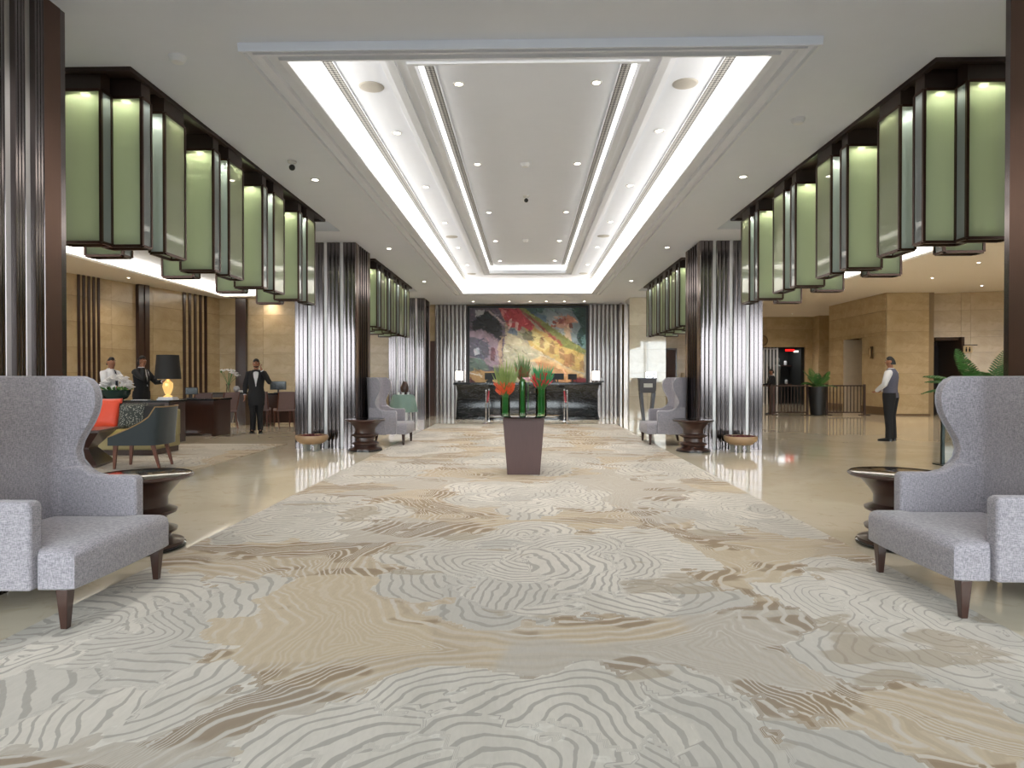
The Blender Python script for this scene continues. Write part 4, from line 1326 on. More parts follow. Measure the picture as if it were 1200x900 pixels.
def cushion(label, loc, rz, m, s=.44, extra=None):
    c = thing('cushion', label, 'cushion', loc, rz, 'sofa cushions')
    n, mb = 9, MB()
    for sg in (-1, 1):
        vs, fs = [], []
        for i in range(n):
            for j in range(n):
                u, v = i / (n - 1) * 2 - 1, j / (n - 1) * 2 - 1
                th = .075 * ((1 - u ** 4) * (1 - v ** 4)) ** .6
                pinch = 1 - .06 * (1 - abs(u * v)) * (abs(u) ** 4 + abs(v) ** 4) / 2
                vs.append((u * s / 2 * pinch, sg * th, v * s / 2 * pinch))
        for i in range(n - 1):
            for j in range(n - 1):
                fs.append((i * n + j, (i + 1) * n + j, (i + 1) * n + j + 1, i * n + j + 1))
        mb.add(vs, fs)
    me = mb.mesh('cover', 60)
    bm = bmesh.new(); bm.from_mesh(me); bmesh.ops.remove_doubles(bm, verts=bm.verts, dist=1e-4); bmesh.ops.recalc_face_normals(bm, faces=bm.faces); bm.to_mesh(me); bm.free()
    o = obj('cover', me, m, c)
    o.rotation_euler = (-.25, 0, 0)
    o.location = (0, 0, s / 2)
    return c
red = mat('orange_red_satin', (226, 72, 40), .5, var=.1, sheen=.3)
g = N('patterned_cushion')
vz = g.n('ShaderNodeTexVoronoi', inp={'Scale': 16.0})
g.set(color=g.mix(g.step(vz.outputs[0], .25, .45), lin((150, 150, 140)), lin((58, 62, 60))), rough=.85)
cushion('orange-red satin cushion leaning on the sofa back', (-7.18, 11.02, .44), 0, red, .52)
cushion('plain olive grey cushion half hidden behind the patterned one', (-6.90, 11.16, .44), -.1, mat('olive_grey_cushion', (118, 118, 100), .85), .42)
cushion('grey and black patterned cushion in mid sofa', (-6.70, 11.0, .44), .25, g.m, .44)
cushion('black cushion beside the patterned cushion on the sofa', (-6.44, 11.08, .44), .1, mat('black_cushion', (30, 30, 32), .8), .42)

# hourglass coffee table
t = thing('coffee_table', 'dark wooden hourglass coffee table in front of the sofa', 'table', (-6.62, 9.55, .012))
obj('body', MB().lathe([(.50, 0), (.50, .03), (.26, .25), (.26, .27), (.54, .50)], 4, ph=PI / 4 + .25), dark_wood, t, smooth=None)
obj('tabletop', MB().lathe([(.56, .50), (.56, .535), (.54, .54)], 4, ph=PI / 4 + .25), dark_wood, t, smooth=None)

def shell_chair(label, loc, rz):
    """low lounge chair, faces +x"""
    t = thing('lounge_chair', label, 'armchair', loc, rz)
    vel = mat('teal_velvet', (30, 40, 44), .7, var=.2, scale=12, sheen=.5)
    obj('seat', MB().box(-.25, .33, -.27, .27, .36, .47), vel, t, bevel=.04, segs=3)
    rows = []
    nP, nZ = 25, 9
    def P(j, k, off):
        u = j / (nP - 1) * 2 - 1
        a = abs(u)
        x_ = .33 - .58 * min(1, (1 - a) / .55)
        if a > .45:
            x, y = -.24 + (.57) * (a - .45) / .55, .30
        else:
            th = (a / .45) * PI / 2
            x, y = -.24 - .09 * math.cos(th) ** .8, .30 * math.sin(th) ** .8
        top = .88 if a < .42 else .88 - .42 * ((a - .42) / .58) ** .55
        z = .34 + (top - .34) * k / (nZ - 1)
        lean = -.10 * max(0, z - .45) * (1 if a < .6 else (1 - a) / .4)
        sgn = 1 if u >= 0 else -1
        nx, ny = (-1, 0) if a < .2 else (0, 1) if a > .45 else (-math.cos((a / .45) * PI / 2), math.sin((a / .45) * PI / 2))
        return (x + lean + nx * off, sgn * (y + ny * off), z)
    I = [[P(j, k, 0) for j in range(nP)] for k in range(nZ)]
    O = [[P(j, k, .045) for j in range(nP)] for k in range(nZ)]
    mb = MB()
    vs = [p for r in I for p in r] + [p for r in O for p in r]
    fs, off = [], nP * nZ
    for k in range(nZ - 1):
        for j in range(nP - 1):
            a = k * nP + j
            fs += [(a, a + 1, a + nP + 1, a + nP), (off + a, off + a + nP, off + a + nP + 1, off + a + 1)]
        for j in (0, nP - 1):
            a = k * nP + j
            fs.append((a, a + nP, off + a + nP, off + a))
    for j in range(nP - 1):
        fs.append((j, off + j, off + j + 1, j + 1))
        a = (nZ - 1) * nP + j
        fs.append((a, a + 1, off + a + 1, off + a))
    mb.add(vs, fs)
    obj('backrest', mb, vel, t, smooth=60)
    obj('piping', MB().tube([O[-1][j] for j in range(nP)], .009, 6), mat('tan_piping', (150, 122, 84), .7), t)
    obj('seat_rail', MB().box(-.24, .30, -.26, .26, .33, .37), dark_wood, t)
    lw = mat('reddish_leg_wood', (104, 56, 36), .35, var=.2)
    for x, y, s in ((.27, -.24, .02), (.27, .24, .02), (-.22, -.22, -.09), (-.22, .22, -.09)):
        obj('leg', MB().rings([[(x + s + a * .014, y + b * .014, 0) for a, b in ((-1, -1), (1, -1), (1, 1), (-1, 1))], [(x + a * .026, y + b * .026, .35) for a, b in ((-1, -1), (1, -1), (1, 1), (-1, 1))]]), lw, t)
    return t
shell_chair('low teal velvet lounge chair on slim legs in front of the sofa', (-5.58, 9.42, .012), PI + .12)

def writing_desk(label, x0, x1, y0, y1, h, group='dark lounge desks'):
    t = thing('writing_desk', label, 'desk', ((x0 + x1) / 2, (y0 + y1) / 2, 0), 0, group)
    w, d = (x1 - x0) / 2, (y1 - y0) / 2
    obj('desktop', MB().box(-w, w, -d, d, h - .04, h), black_gloss, t, bevel=.004)
    obj('front_panel', MB().box(-w + .05, w - .05, -d + .06, -d + .09, .06, h - .04), dark_wood, t)
    for s in (-1, 1):
        a, b = sorted((s * (w - .02), s * (w - .07)))
        obj('side_panel', MB().box(a, b, -d + .03, d - .03, 0, h - .04), dark_wood, t)
    return t
writing_desk('dark concierge counter behind the sofa with the shaded lamp', -9.6, -7.05, 12.75, 13.45, .86)
writing_desk('dark desk with a small terminal beside the black-shaded lamp', -7.75, -6.95, 14.4, 15.3, .84)
writing_desk('long dark desk with the vase of white lilies', -9.0, -7.75, 17.9, 18.7, .90)
writing_desk('dark desk with a black monitor behind the standing doorman', -7.35, -6.2, 18.0, 18.8, .88)
# thin chrome leg of the lily desk
t = thing('chrome_trestle', 'slim chrome trestle under the end of the lily desk', 'trestle', (-7.98, 17.78, 0))
for s in (-1, 1):
    obj('leg', MB().tube([(s * .10, 0, 0), (0, 0, .45), (0, 0, .855)], .012, 8), chrome, t)
monitor('m', -7.55, 14.6, .84, .5, 'small black terminal on the desk beside the shaded lamp', .26, .16)
monitor('m', -7.86, 18.38, .90, -.2, 'black monitor on the lily desk beside the white cups', .36, .24)
monitor('m', -7.0, 18.3, .88, .1, 'black monitor on the desk to the right of the doorman', .44, .24)
# lamp
t = thing('table_lamp', 'table lamp with a big black shade and glowing glass base', 'lamp', (-7.2, 13.0, .92))
obj('shade', MB().lathe([(.245, .36), (.205, .84)], 28, cap=False), mat('black_shade', (30, 29, 30), .7), t)
obj('shade_lining', MB().lathe([(.238, .365), (.198, .835)], 28, cap=False), mat('gold_lining', (190, 150, 80), .4, .5), t)
obj('base', MB().lathe([(.08, 0), (.085, .02), (.04, .04), (.07, .10), (.10, .2), (.09, .28), (.03, .34), (.02, .40)], 20), mat('amber_glass', (206, 160, 86), .15, .5, emit=(1.0, .62, .22), emit_s=.35), t)
obj('bulb', MB().sphere((0, 0, .47), .05, 12, 8), emit_mat('bulb_glow', (255, 214, 150), 6), t)
for i, z in enumerate((.86, .89)):
    tag(obj('book', MB().box(-.16 + .02 * i, .16 - .02 * i, -.12, .12, 0, .028), white_cloth, None, (-7.2, 13.0, z + .001), .1 * i), ('lower' if i == 0 else 'upper') + ' white book of the pair under the black-shaded lamp', 'book', 'books under the lamp')
tag(obj('paper_sheet', MB().obox((0, 0, 0), (.3, .22, .004), .2), white_cloth, None, (-7.75, 13.0, .863)), 'white sheet of paper on the counter beside the lamp', 'paper')
# white flower bowl
t = thing('flower_bowl', 'dark green bowl heaped with white lilies on the concierge counter', 'flowers', (-8.25, 12.98, .86))
obj('bowl', MB().lathe([(.12, 0), (.20, .03), (.26, .12), (.27, .20), (.25, .20), (.23, .12), (.001, .10)], 24), mat('dark_green_glaze', (34, 54, 50), .2), t)
rr = random.Random(11)
def bloom(mb, c, r):
    a0 = rr.random() * 6
    for k in range(6):
        a = a0 + k * PI / 3
        mb.tube([c, (c[0] + r * .5 * math.cos(a), c[1] + r * .5 * math.sin(a), c[2] + r * .5), (c[0] + r * math.cos(a), c[1] + r * math.sin(a), c[2] + r * .4)], [(.006, .006), (r * .28, .008), (.004, .004)], 5)
wp = mat('white_petal', (236, 232, 232), .5, var=.05)
for i in range(26):
    mb = MB()
    a, q = rr.random() * 2 * PI, math.sqrt(rr.random())
    bloom(mb, (.24 * q * math.cos(a), .24 * q * math.sin(a), .20 + .22 * (1 - q * q) + rr.random() * .06), .11)
    obj('bloom', mb, wp, t)
lf = MB()
for i in range(16):
    a = rr.random() * 2 * PI
    lf.tube([(.1 * math.cos(a), .1 * math.sin(a), .15), (.24 * math.cos(a), .24 * math.sin(a), .26), (.33 * math.cos(a), .33 * math.sin(a), .2)], [(.01, .004), (.03, .005), (.002, .002)], 5)
o = obj('leaves', lf, leaf, t); o['kind'] = 'stuff'
# lilies in a vase
t = thing('lily_vase', 'clear glass vase of white lilies on the long dark desk', 'flowers', (-8.35, 18.15, .90))
obj('glass', MB().lathe([(.05, 0), (.055, .05), (.04, .16), (.06, .24), (.055, .24), (.035, .16), (.001, .02)], 18), pane_glass, t)
for i in range(12):
    a, q = rr.random() * 2 * PI, math.sqrt(rr.random())
    top = (.24 * q * math.cos(a), .24 * q * math.sin(a), .42 + .22 * (1 - q) + .06 * rr.random())
    obj('stem', MB().tube([(0, 0, .03), (0, 0, .2), top], .006, 5), mat('stem_green', (70, 120, 60)), t)
    mb = MB()
    if i % 2 == 0:
        bloom(mb, top, .10)
        obj('bloom', mb, wp, t)
    else:
        mb.tube([top, (top[0] * 1.15, top[1] * 1.15, top[2] + .05), (top[0] * 1.4, top[1] * 1.4, top[2] + .03)], [(.006, .003), (.035, .005), (.002, .002)], 5)
        obj('leaf', mb, leaf, t)
t = thing('globe', 'small silver-grey globe ornament on the lily desk', 'ornament', (-8.05, 18.0, .90))
obj('ball', MB().sphere((0, 0, .10), .085, 16, 12), mat('silver_ball', (176, 176, 184), .3, .4), t)
obj('foot', MB().lathe([(.05, 0), (.03, .02), (.02, .03)], 14), black_matte, t)
for i, dx in enumerate((0, .10, .19)):
    c = thing('teacup', f'{ORD[i]} white teacup from the left beside the silver globe', 'cup', (-7.94 + dx * .9, 17.96, .90), .5 * i, 'white teacups')
    obj('cup', MB().lathe([(.02, 0), (.035, .03), (.04, .06), (.036, .06), (.03, .02), (.001, .01)], 14), white_gloss, c)
    obj('handle', MB().tube([(.035, 0, .05), (.06, 0, .04), (.055, 0, .02), (.033, 0, .018)], .005, 6), white_gloss, c)

def desk_chair(label, loc, rz):
    """upholstered dining-height chair, faces +x"""
    t = thing('desk_chair', label, 'chair', loc, rz, 'upholstered desk chairs')
    ma = mat('mauve_upholstery', (128, 108, 110), .8, var=.12, scale=30)
    rw = mat('red_brown_wood', (92, 52, 40), .35, var=.2)
    obj('seat', MB().box(-.22, .24, -.23, .23, .42, .49), ma, t, bevel=.025, segs=3)
    b = MB()
    b.rings([[(-.22 - .11 * k - .05 * k * k + dx, w * (1 - .04 * k), .48 + .46 * k) for dx, w in ((0, -.21), (.05, -.21), (.05, .21), (0, .21))] for k in (0, .25, .5, .75, 1)])
    obj('backrest', b, ma, t, bevel=.012, segs=2)
    for s in (-1, 1):
        obj('back_post', MB().tube([(-.21 + .04, s * .215, .40), (-.25, s * .22, .62), (-.345, s * .215, .94)], .018, 6), rw, t)
        obj('leg', MB().rings([[(.21 + a * .012, s * .2 + b_ * .012, 0) for a, b_ in ((-1, -1), (1, -1), (1, 1), (-1, 1))], [(.20 + a * .022, s * .2 + b_ * .022, .42) for a, b_ in ((-1, -1), (1, -1), (1, 1), (-1, 1))]]), rw, t)
        obj('leg', MB().rings([[(-.29 + a * .012, s * .2 + b_ * .012, 0) for a, b_ in ((-1, -1), (1, -1), (1, 1), (-1, 1))], [(-.19 + a * .022, s * .2 + b_ * .022, .42) for a, b_ in ((-1, -1), (1, -1), (1, 1), (-1, 1))]]), rw, t)
    return t
dc = desk_chair('mauve upholstered chair drawn up to the terminal desk beside the lamp', (-8.05, 15.75, 0), PI - .55)
dup(dc, (-7.82, 16.75, 0), PI - .55, 'mauve upholstered chair below the vase of white lilies')
dup(dc, (-7.20, 17.6, 0), PI / 2 + .2, 'mauve upholstered chair just right of the standing doorman')
dup(dc, (-6.50, 17.4, 0), PI / 2 + .6, 'mauve upholstered chair half hidden by the left pillar')

# ------------------------------------------------------------------ lobby: fences, pots, shop front
fence_wood = mat('fence_brown', (58, 38, 30), .6, var=.2)
def fence(label, x0, x1, y, n):
    t = thing('rail_fence', label, 'fence', ((x0 + x1) / 2, y, 0), 0, 'low dark rail fences')
    w, h = (x1 - x0) / 2, 1.06
    for s in (-1, 1):
        obj('post', MB().box(s * w - .035, s * w + .035, -.035, .035, 0, h + .02), fence_wood, t)
        obj('foot', MB().box(s * w - .16, s * w + .16, -.10, .10, 0, .02), fence_wood, t)
    for z in (.10, h - .03):
        obj('rail', MB().box(-w + .035, w - .035, -.02, .02, z - .022, z + .022), fence_wood, t)
    me = MB().box(-.012, .012, -.012, .012, .12, h - .05).mesh('baluster', None)
    me.materials.append(fence_wood)
    for i in range(n):
        link('baluster', me, t, (-w + 2 * w * (i + 1) / (n + 1), 0, 0))
    return t
fence('dark brown rail fence to the right of the potted fern', 10.45, 11.75, 23.2, 10)
fence('dark brown rail fence before the shop front left of the potted fern', 8.55, 9.78, 23.2, 10)

def palm(name, label, loc, pot_prof, pot_m, fronds, flen, seed, zbase, spread=1.0, cat='plant'):
    t = thing(name, label, cat, loc)
    obj('pot', MB().lathe(pot_prof, 28 if pot_prof[0][0] < .3 else 28), pot_m, t, smooth=40)
    top = max(z for r, z in pot_prof)
    obj('soil', MB().lathe([(.001, top - .05), (pot_prof[-2][0] * .95, top - .05)], 20), mat('potting_soil', (50, 40, 34), .9), t)
    rr = random.Random(seed)
    for i in range(fronds):
        a = i * 2.399 + rr.random() * .4
        el = rr.uniform(.5, 1.25)
        L = flen * rr.uniform(.75, 1.1)
        pts = []
        for k in range(9):
            u = k / 8
            r = L * spread * u * math.cos(el) * (1 - .1 * u) + .02
            z = zbase + L * (u * math.sin(el) - .55 * u * u * math.cos(el))
            pts.append(Vector((r * math.cos(a), r * math.sin(a), z)))
        fr_ = MB().tube(pts, [.008 * (1 - .7 * k / 8) for k in range(9)], 5)
        side = Vector((-math.sin(a), math.cos(a), 0))
        for k in range(2, 20):
            u = k / 20
            f = u * 8
            i0 = min(7, int(f))
            p = pts[i0].lerp(pts[i0 + 1], f - i0)
            tg = (pts[i0 + 1] - pts[i0]).normalized()
            ll = L * .20 * math.sin(PI * (u * .85 + .12)) + .02
            for s in (-1, 1):
                d = (side * s * .85 + tg * .6 + Vector((0, 0, -.25))).normalized()
                q = p + d * ll
                nrm = tg * ll * .06
                fr_.add([p - nrm, p + nrm, p + d * ll * .6 + nrm * .9 + Vector((0, 0, .01)), q, p + d * ll * .6 - nrm * .9], [(0, 1, 2, 3, 4)])
        obj('frond', fr_, leaf, t, smooth=None)
    return t
palm('potted_fern', 'dark square-shouldered pot with a green fern between the two fences', (10.1, 23.1, 0), [(.22, 0), (.24, .02), (.31, .95), (.31, 1.0), (.28, 1.0), (.27, .9)], black_matte, 12, .95, 5, .95)
palm('potted_palm', 'tall potted palm rising behind the near right wing chair', (7.45, 10.9, 0), [(.18, 0), (.2, .02), (.26, .75), (.26, .8), (.23, .8), (.22, .75)], black_matte, 16, 1.35, 8, .95)

# glass screen with a dark post near the right chair
t = thing('glass_screen', 'low clear glass screen with dark green posts beyond the near right armchair', 'screen', (6.75, 9.95, 0))
pm = mat('dark_green_post', (30, 42, 40), .3, .4)
for x in (-.55, .55):
    obj('post', MB().box(x - .02, x + .02, -.02, .02, 0, .80), pm, t)
    obj('foot', MB().box(x - .08, x + .08, -.12, .12, 0, .015), pm, t)
obj('pane', MB().box(-.53, .53, -.005, .005, .05, .78), pane_glass, t)

# shop front
sd = mat('shop_dark', (28, 30, 28), .6, var=.3)
t = thing('shop_interior', 'dark shop recess behind the lobby fences', 'shop', (12.4, 32.3, 0))
t['kind'] = 'structure'
obj('back', MB().box(-1.2, 1.0, 1.6, 1.7, 0, 2.9), sd, t)
obj('side', MB().box(-1.35, -1.15, .1, 1.7, 0, 2.9), sd, t)
obj('side', MB().box(.95, 1.25, .1, 1.7, 0, 2.9), sd, t)
obj('lintel', MB().box(-1.2, 1.0, .0, 1.7, 2.8, 2.9), sd, t)
obj('shelf', MB().box(-.1, .95, 1.2, 1.6, .95, 1.0), dark_wood, t)
obj('shelf', MB().box(-.1, .95, 1.2, 1.6, 1.9, 1.95), dark_wood, t)
sl = thing('slat_screen', 'screen of upright white slats at the shop front', 'screen', (11.72, 32.42, 0))
wsm = mat('white_slat', (214, 214, 218), .4, var=.03)
me = MB().box(-.035, .035, -.03, .03, 0, 2.78).mesh('slat', None)
me.materials.append(wsm)
for i in range(7):
    link('slat', me, sl, (-.50 + i * .165, 0, .0))
obj('rail', MB().box(-.55, .55, .03, .05, 2.70, 2.76), wsm, sl)
lsh = bpy.data.lights.new('shop_fill_light', 'AREA')  # fill light added to bring out the slats, no fitting
lsh.shape, lsh.size, lsh.size_y, lsh.energy, lsh.color = 'RECTANGLE', 1.6, .3, 10, (.95, .97, 1.0)
link('shop_fill_light', lsh, None, (12.2, 32.95, 2.76))
tag(obj('red_sign_light', MB().box(-.22, .22, -.03, .03, -.05, .05), emit_mat('red_sign_glow', (255, 30, 30), .8), None, (12.85, 32.5, 2.66), bevel=.02), 'red glowing light strip over the shop doorway', 'light')
tag(obj('white_sign_light', MB().box(-.12, .12, -.02, .02, -.05, .05), emit_mat('white_sign_glow', (255, 255, 250), .4), None, (13.15, 32.5, 2.60), bevel=.01), 'small white lit plate beside the red shop light', 'light')
for i, (x, z) in enumerate(((12.5, 1.0), (12.7, 1.0), (13.15, 1.0), (13.1, 1.95))):
    b = thing('shop_jar', f'{ORD[i]} pale jar from the left on the dark shop shelves', 'jar', (x, 33.7, z), 0, 'jars in the shop')
    obj('body', MB().lathe([(.06, 0), (.08, .05), (.08, .18), (.05, .22)], 12), white_gloss, b)
    obj('lid', MB().lathe([(.05, .22), (.05, .26), (.001, .27)], 12), black_matte, b)
t = thing('display_figure', 'pale bust displayed in the dark shop', 'sculpture', (12.55, 33.3, 1.0))
obj('bust', MB().lathe([(.10, .0), (.12, .1), (.16, .9), (.05, 1.0), (.05, 1.06), (.10, 1.14), (.10, 1.26), (.03, 1.34)], 16), mat('bust_grey', (96, 100, 96), .6), t)
obj('stand', MB().box(-.15, .15, -.15, .15, -.99, 0), black_matte, t)
# round emblem above the shop
t = thing('wall_emblem', 'round brass emblem on the marble above the shop front', 'emblem', (11.42, 32.24, 3.12))
em = mat('dull_brass', (150, 124, 84), .4, .4)
o = obj('disc', MB().lathe([(.001, -.02), (.24, -.02), (.25, 0)], 28), em, t); o.rotation_euler = (PI / 2, 0, 0)
o = obj('rim', MB().lathe([(.23, .0), (.25, .035), (.27, 0)], 28, cap=False), mat('dark_brass', (110, 88, 58), .4, .5), t); o.rotation_euler = (PI / 2, 0, 0)
# wall fitting
t = thing('wall_sconce', 'small brass wall fitting beside the lit niche', 'light', (12.42, 24.05, 2.22))
obj('plate', MB().box(-.01, .03, -.07, .07, -.22, .22), mat('dark_brass', (110, 88, 58), .4, .5), t)
obj('tube', MB().lathe([(.05, -.15), (.05, .15)], 12, (-.05, 0, 0)), em, t)
# dark doorway
dw = struct('door_2', MB().box(14.62, 15.08, 24.42, 24.47, 0, 2.45), mat('door_black_brown', (36, 28, 26), .35), 'dark doorway leaf in the marble wall')
obj('handle', MB().tube([(14.70, 24.36, 1.0), (14.70, 24.36, 1.25)], .014), chrome, dw)
jm = mat('door_jamb_brown', (70, 54, 44), .35)
struct('trim_5', MB().box(14.16, 14.26, 23.40, 24.5, 0, 2.72).box(15.05, 15.15, 23.15, 24.5, 0, 2.72).box(14.26, 15.05, 23.3, 24.5, 2.62, 2.72), jm, 'brown jambs and head of the dark doorway', smooth=None)
struct('door_4', MB().box(14.26, 14.6, 24.44, 24.5, 0, 2.62), mat('door_grey_side', (120, 106, 92), .4), 'greyish side leaf of the dark doorway')
struct('wall_lobby_lift', MB().box(14.0, 15.3, 24.5, 24.6, 0, 3), header_wood, 'dark back of the doorway recess')
# restroom style pictogram sign
t = thing('pictogram_sign', 'small bracket sign with two dark figures beside the doorway', 'sign', (15.2, 23.05, 2.27))
obj('bracket', MB().box(-.16, .62, .0, .015, .16, .185), black_matte, t)
obj('board', MB().box(-.15, .15, 0, .02, -.10, .14), mat('sign_beige', (196, 176, 140), .5), t)
for s in (-1, 1):
    fg = MB().lathe([(.001, .06), (.02, .07), (.02, .09), (.001, .10)], 10, (s * .055, -.006, 0))
    fg.box(s * .055 - .025, s * .055 + .025, -.008, 0, -.06, .05)
    obj('pictogram', fg, black_matte, t)

# far lobby between the two right pillars
t = thing('framed_picture', 'dark tall picture in the far lobby wall between the right pillars', 'picture', (7.0, 32.35, .9))
obj('frame', MB().box(-.32, .32, -.05, .02, 0, 1.85), dark_wood, t)
obj('canvas', MB().box(-.24, .24, -.06, -.04, .08, 1.77), mat('picture_brown', (74, 46, 34), .5, var=.5, scale=3), t)
t = thing('console_table', 'narrow dark console under the tall picture in the far lobby', 'table', (6.75, 30.6, 0))
obj('tabletop', MB().box(-.5, .7, -.2, .2, .82, .86), black_gloss, t)
for x in (-.45, .65):
    obj('leg', MB().box(x - .03, x + .03, -.16, .16, 0, .82), dark_wood, t)
t = thing('flower_stand', 'arrangement of yellow and white flowers beyond the right pillar armchair', 'flowers', (6.2, 28.0, 0))
obj('stand', MB().lathe([(.2, 0), (.2, .03), (.06, .08), (.05, .5), (.14, .62), (.15, .7), (.12, .7)], 16), black_matte, t)
for i in range(14):
    a, q = rr.random() * 2 * PI, math.sqrt(rr.random())
    mb = MB()
    bloom(mb, (.3 * q * math.cos(a), .3 * q * math.sin(a), .72 + .6 * rr.random()), .12)
    obj('bloom', mb, wp if i % 3 else mat('yellow_petal', (214, 190, 110), .5), t)
lf = MB()
for i in range(30):
    a, q = rr.random() * 2 * PI, rr.random()
    z = .7 + .6 * rr.random()
    lf.tube([(0, 0, .68), (.2 * q * math.cos(a), .2 * q * math.sin(a), z), (.36 * q * math.cos(a), .36 * q * math.sin(a), z + .05)], [(.006, .004), (.03, .006), (.002, .002)], 5)
o = obj('leaves', lf, leaf, t); o['kind'] = 'stuff'
t = thing('table_lamp', 'small table lamp with pale shade on the far lobby console', 'lamp', (7.25, 30.6, .86))
obj('base', MB().lathe([(.08, 0), (.03, .05), (.06, .2), (.02, .4)], 14), black_matte, t)
obj('shade', MB().lathe([(.18, .38), (.13, .68)], 20, cap=False), mat('pale_shade', (220, 206, 180), .7), t)
# high table by the far visitor
t = thing('standing_desk', 'slim brown host stand in front of the white shop slats', 'desk', (8.72, 23.6, 0))
obj('tabletop', MB().box(-.30, .30, -.2, .2, 1.0, 1.04), dark_wood, t)
for x in (-.10, .02):
    obj('leg', MB().box(x, x + .055, -.03, .03, .02, 1.0), mat('red_brown_wood', (92, 52, 40)), t)
obj('foot', MB().box(-.22, .18, -.15, .15, 0, .02), dark_wood, t)

# ------------------------------------------------------------------ people
def skin_body(name, verts, edges, rad, m, parent, root=0, levels=1):
    me = bpy.data.meshes.new(name + '_skeleton')
    me.from_pydata([tuple(v) for v in verts], edges, [])
    o = bpy.data.objects.new(name, me)
    COL.objects.link(o)
    sk = o.modifiers.new('skin', 'SKIN')
    sk.use_smooth_shade = True
    for i, v in enumerate(me.skin_vertices[0].data):
        r = rad[i]
        v.radius = r if isinstance(r, tuple) else (r, r)
        v.use_root = (i == root)
    sb = o.modifiers.new('sub', 'SUBSURF')
    sb.levels = sb.render_levels = levels
    bpy.context.view_layer.update()
    dg = bpy.context.evaluated_depsgraph_get()
    out = bpy.data.meshes.new_from_object(o.evaluated_get(dg))
    bpy.data.objects.remove(o)
    bpy.data.meshes.remove(me)
    out.name = name
    out.materials.clear()
    out.materials.append(m)
    out.shade_smooth()
    return obj(name, out, None, parent)

def ell(c, rx, ry, n=18, rot=0.0):
    return [(c[0] + rx * math.cos(2 * PI * j / n) * math.cos(rot) - ry * math.sin(2 * PI * j / n) * math.sin(rot), c[1] + rx * math.cos(2 * PI * j / n) * math.sin(rot) + ry * math.sin(2 * PI * j / n) * math.cos(rot), c[2]) for j in range(n)]

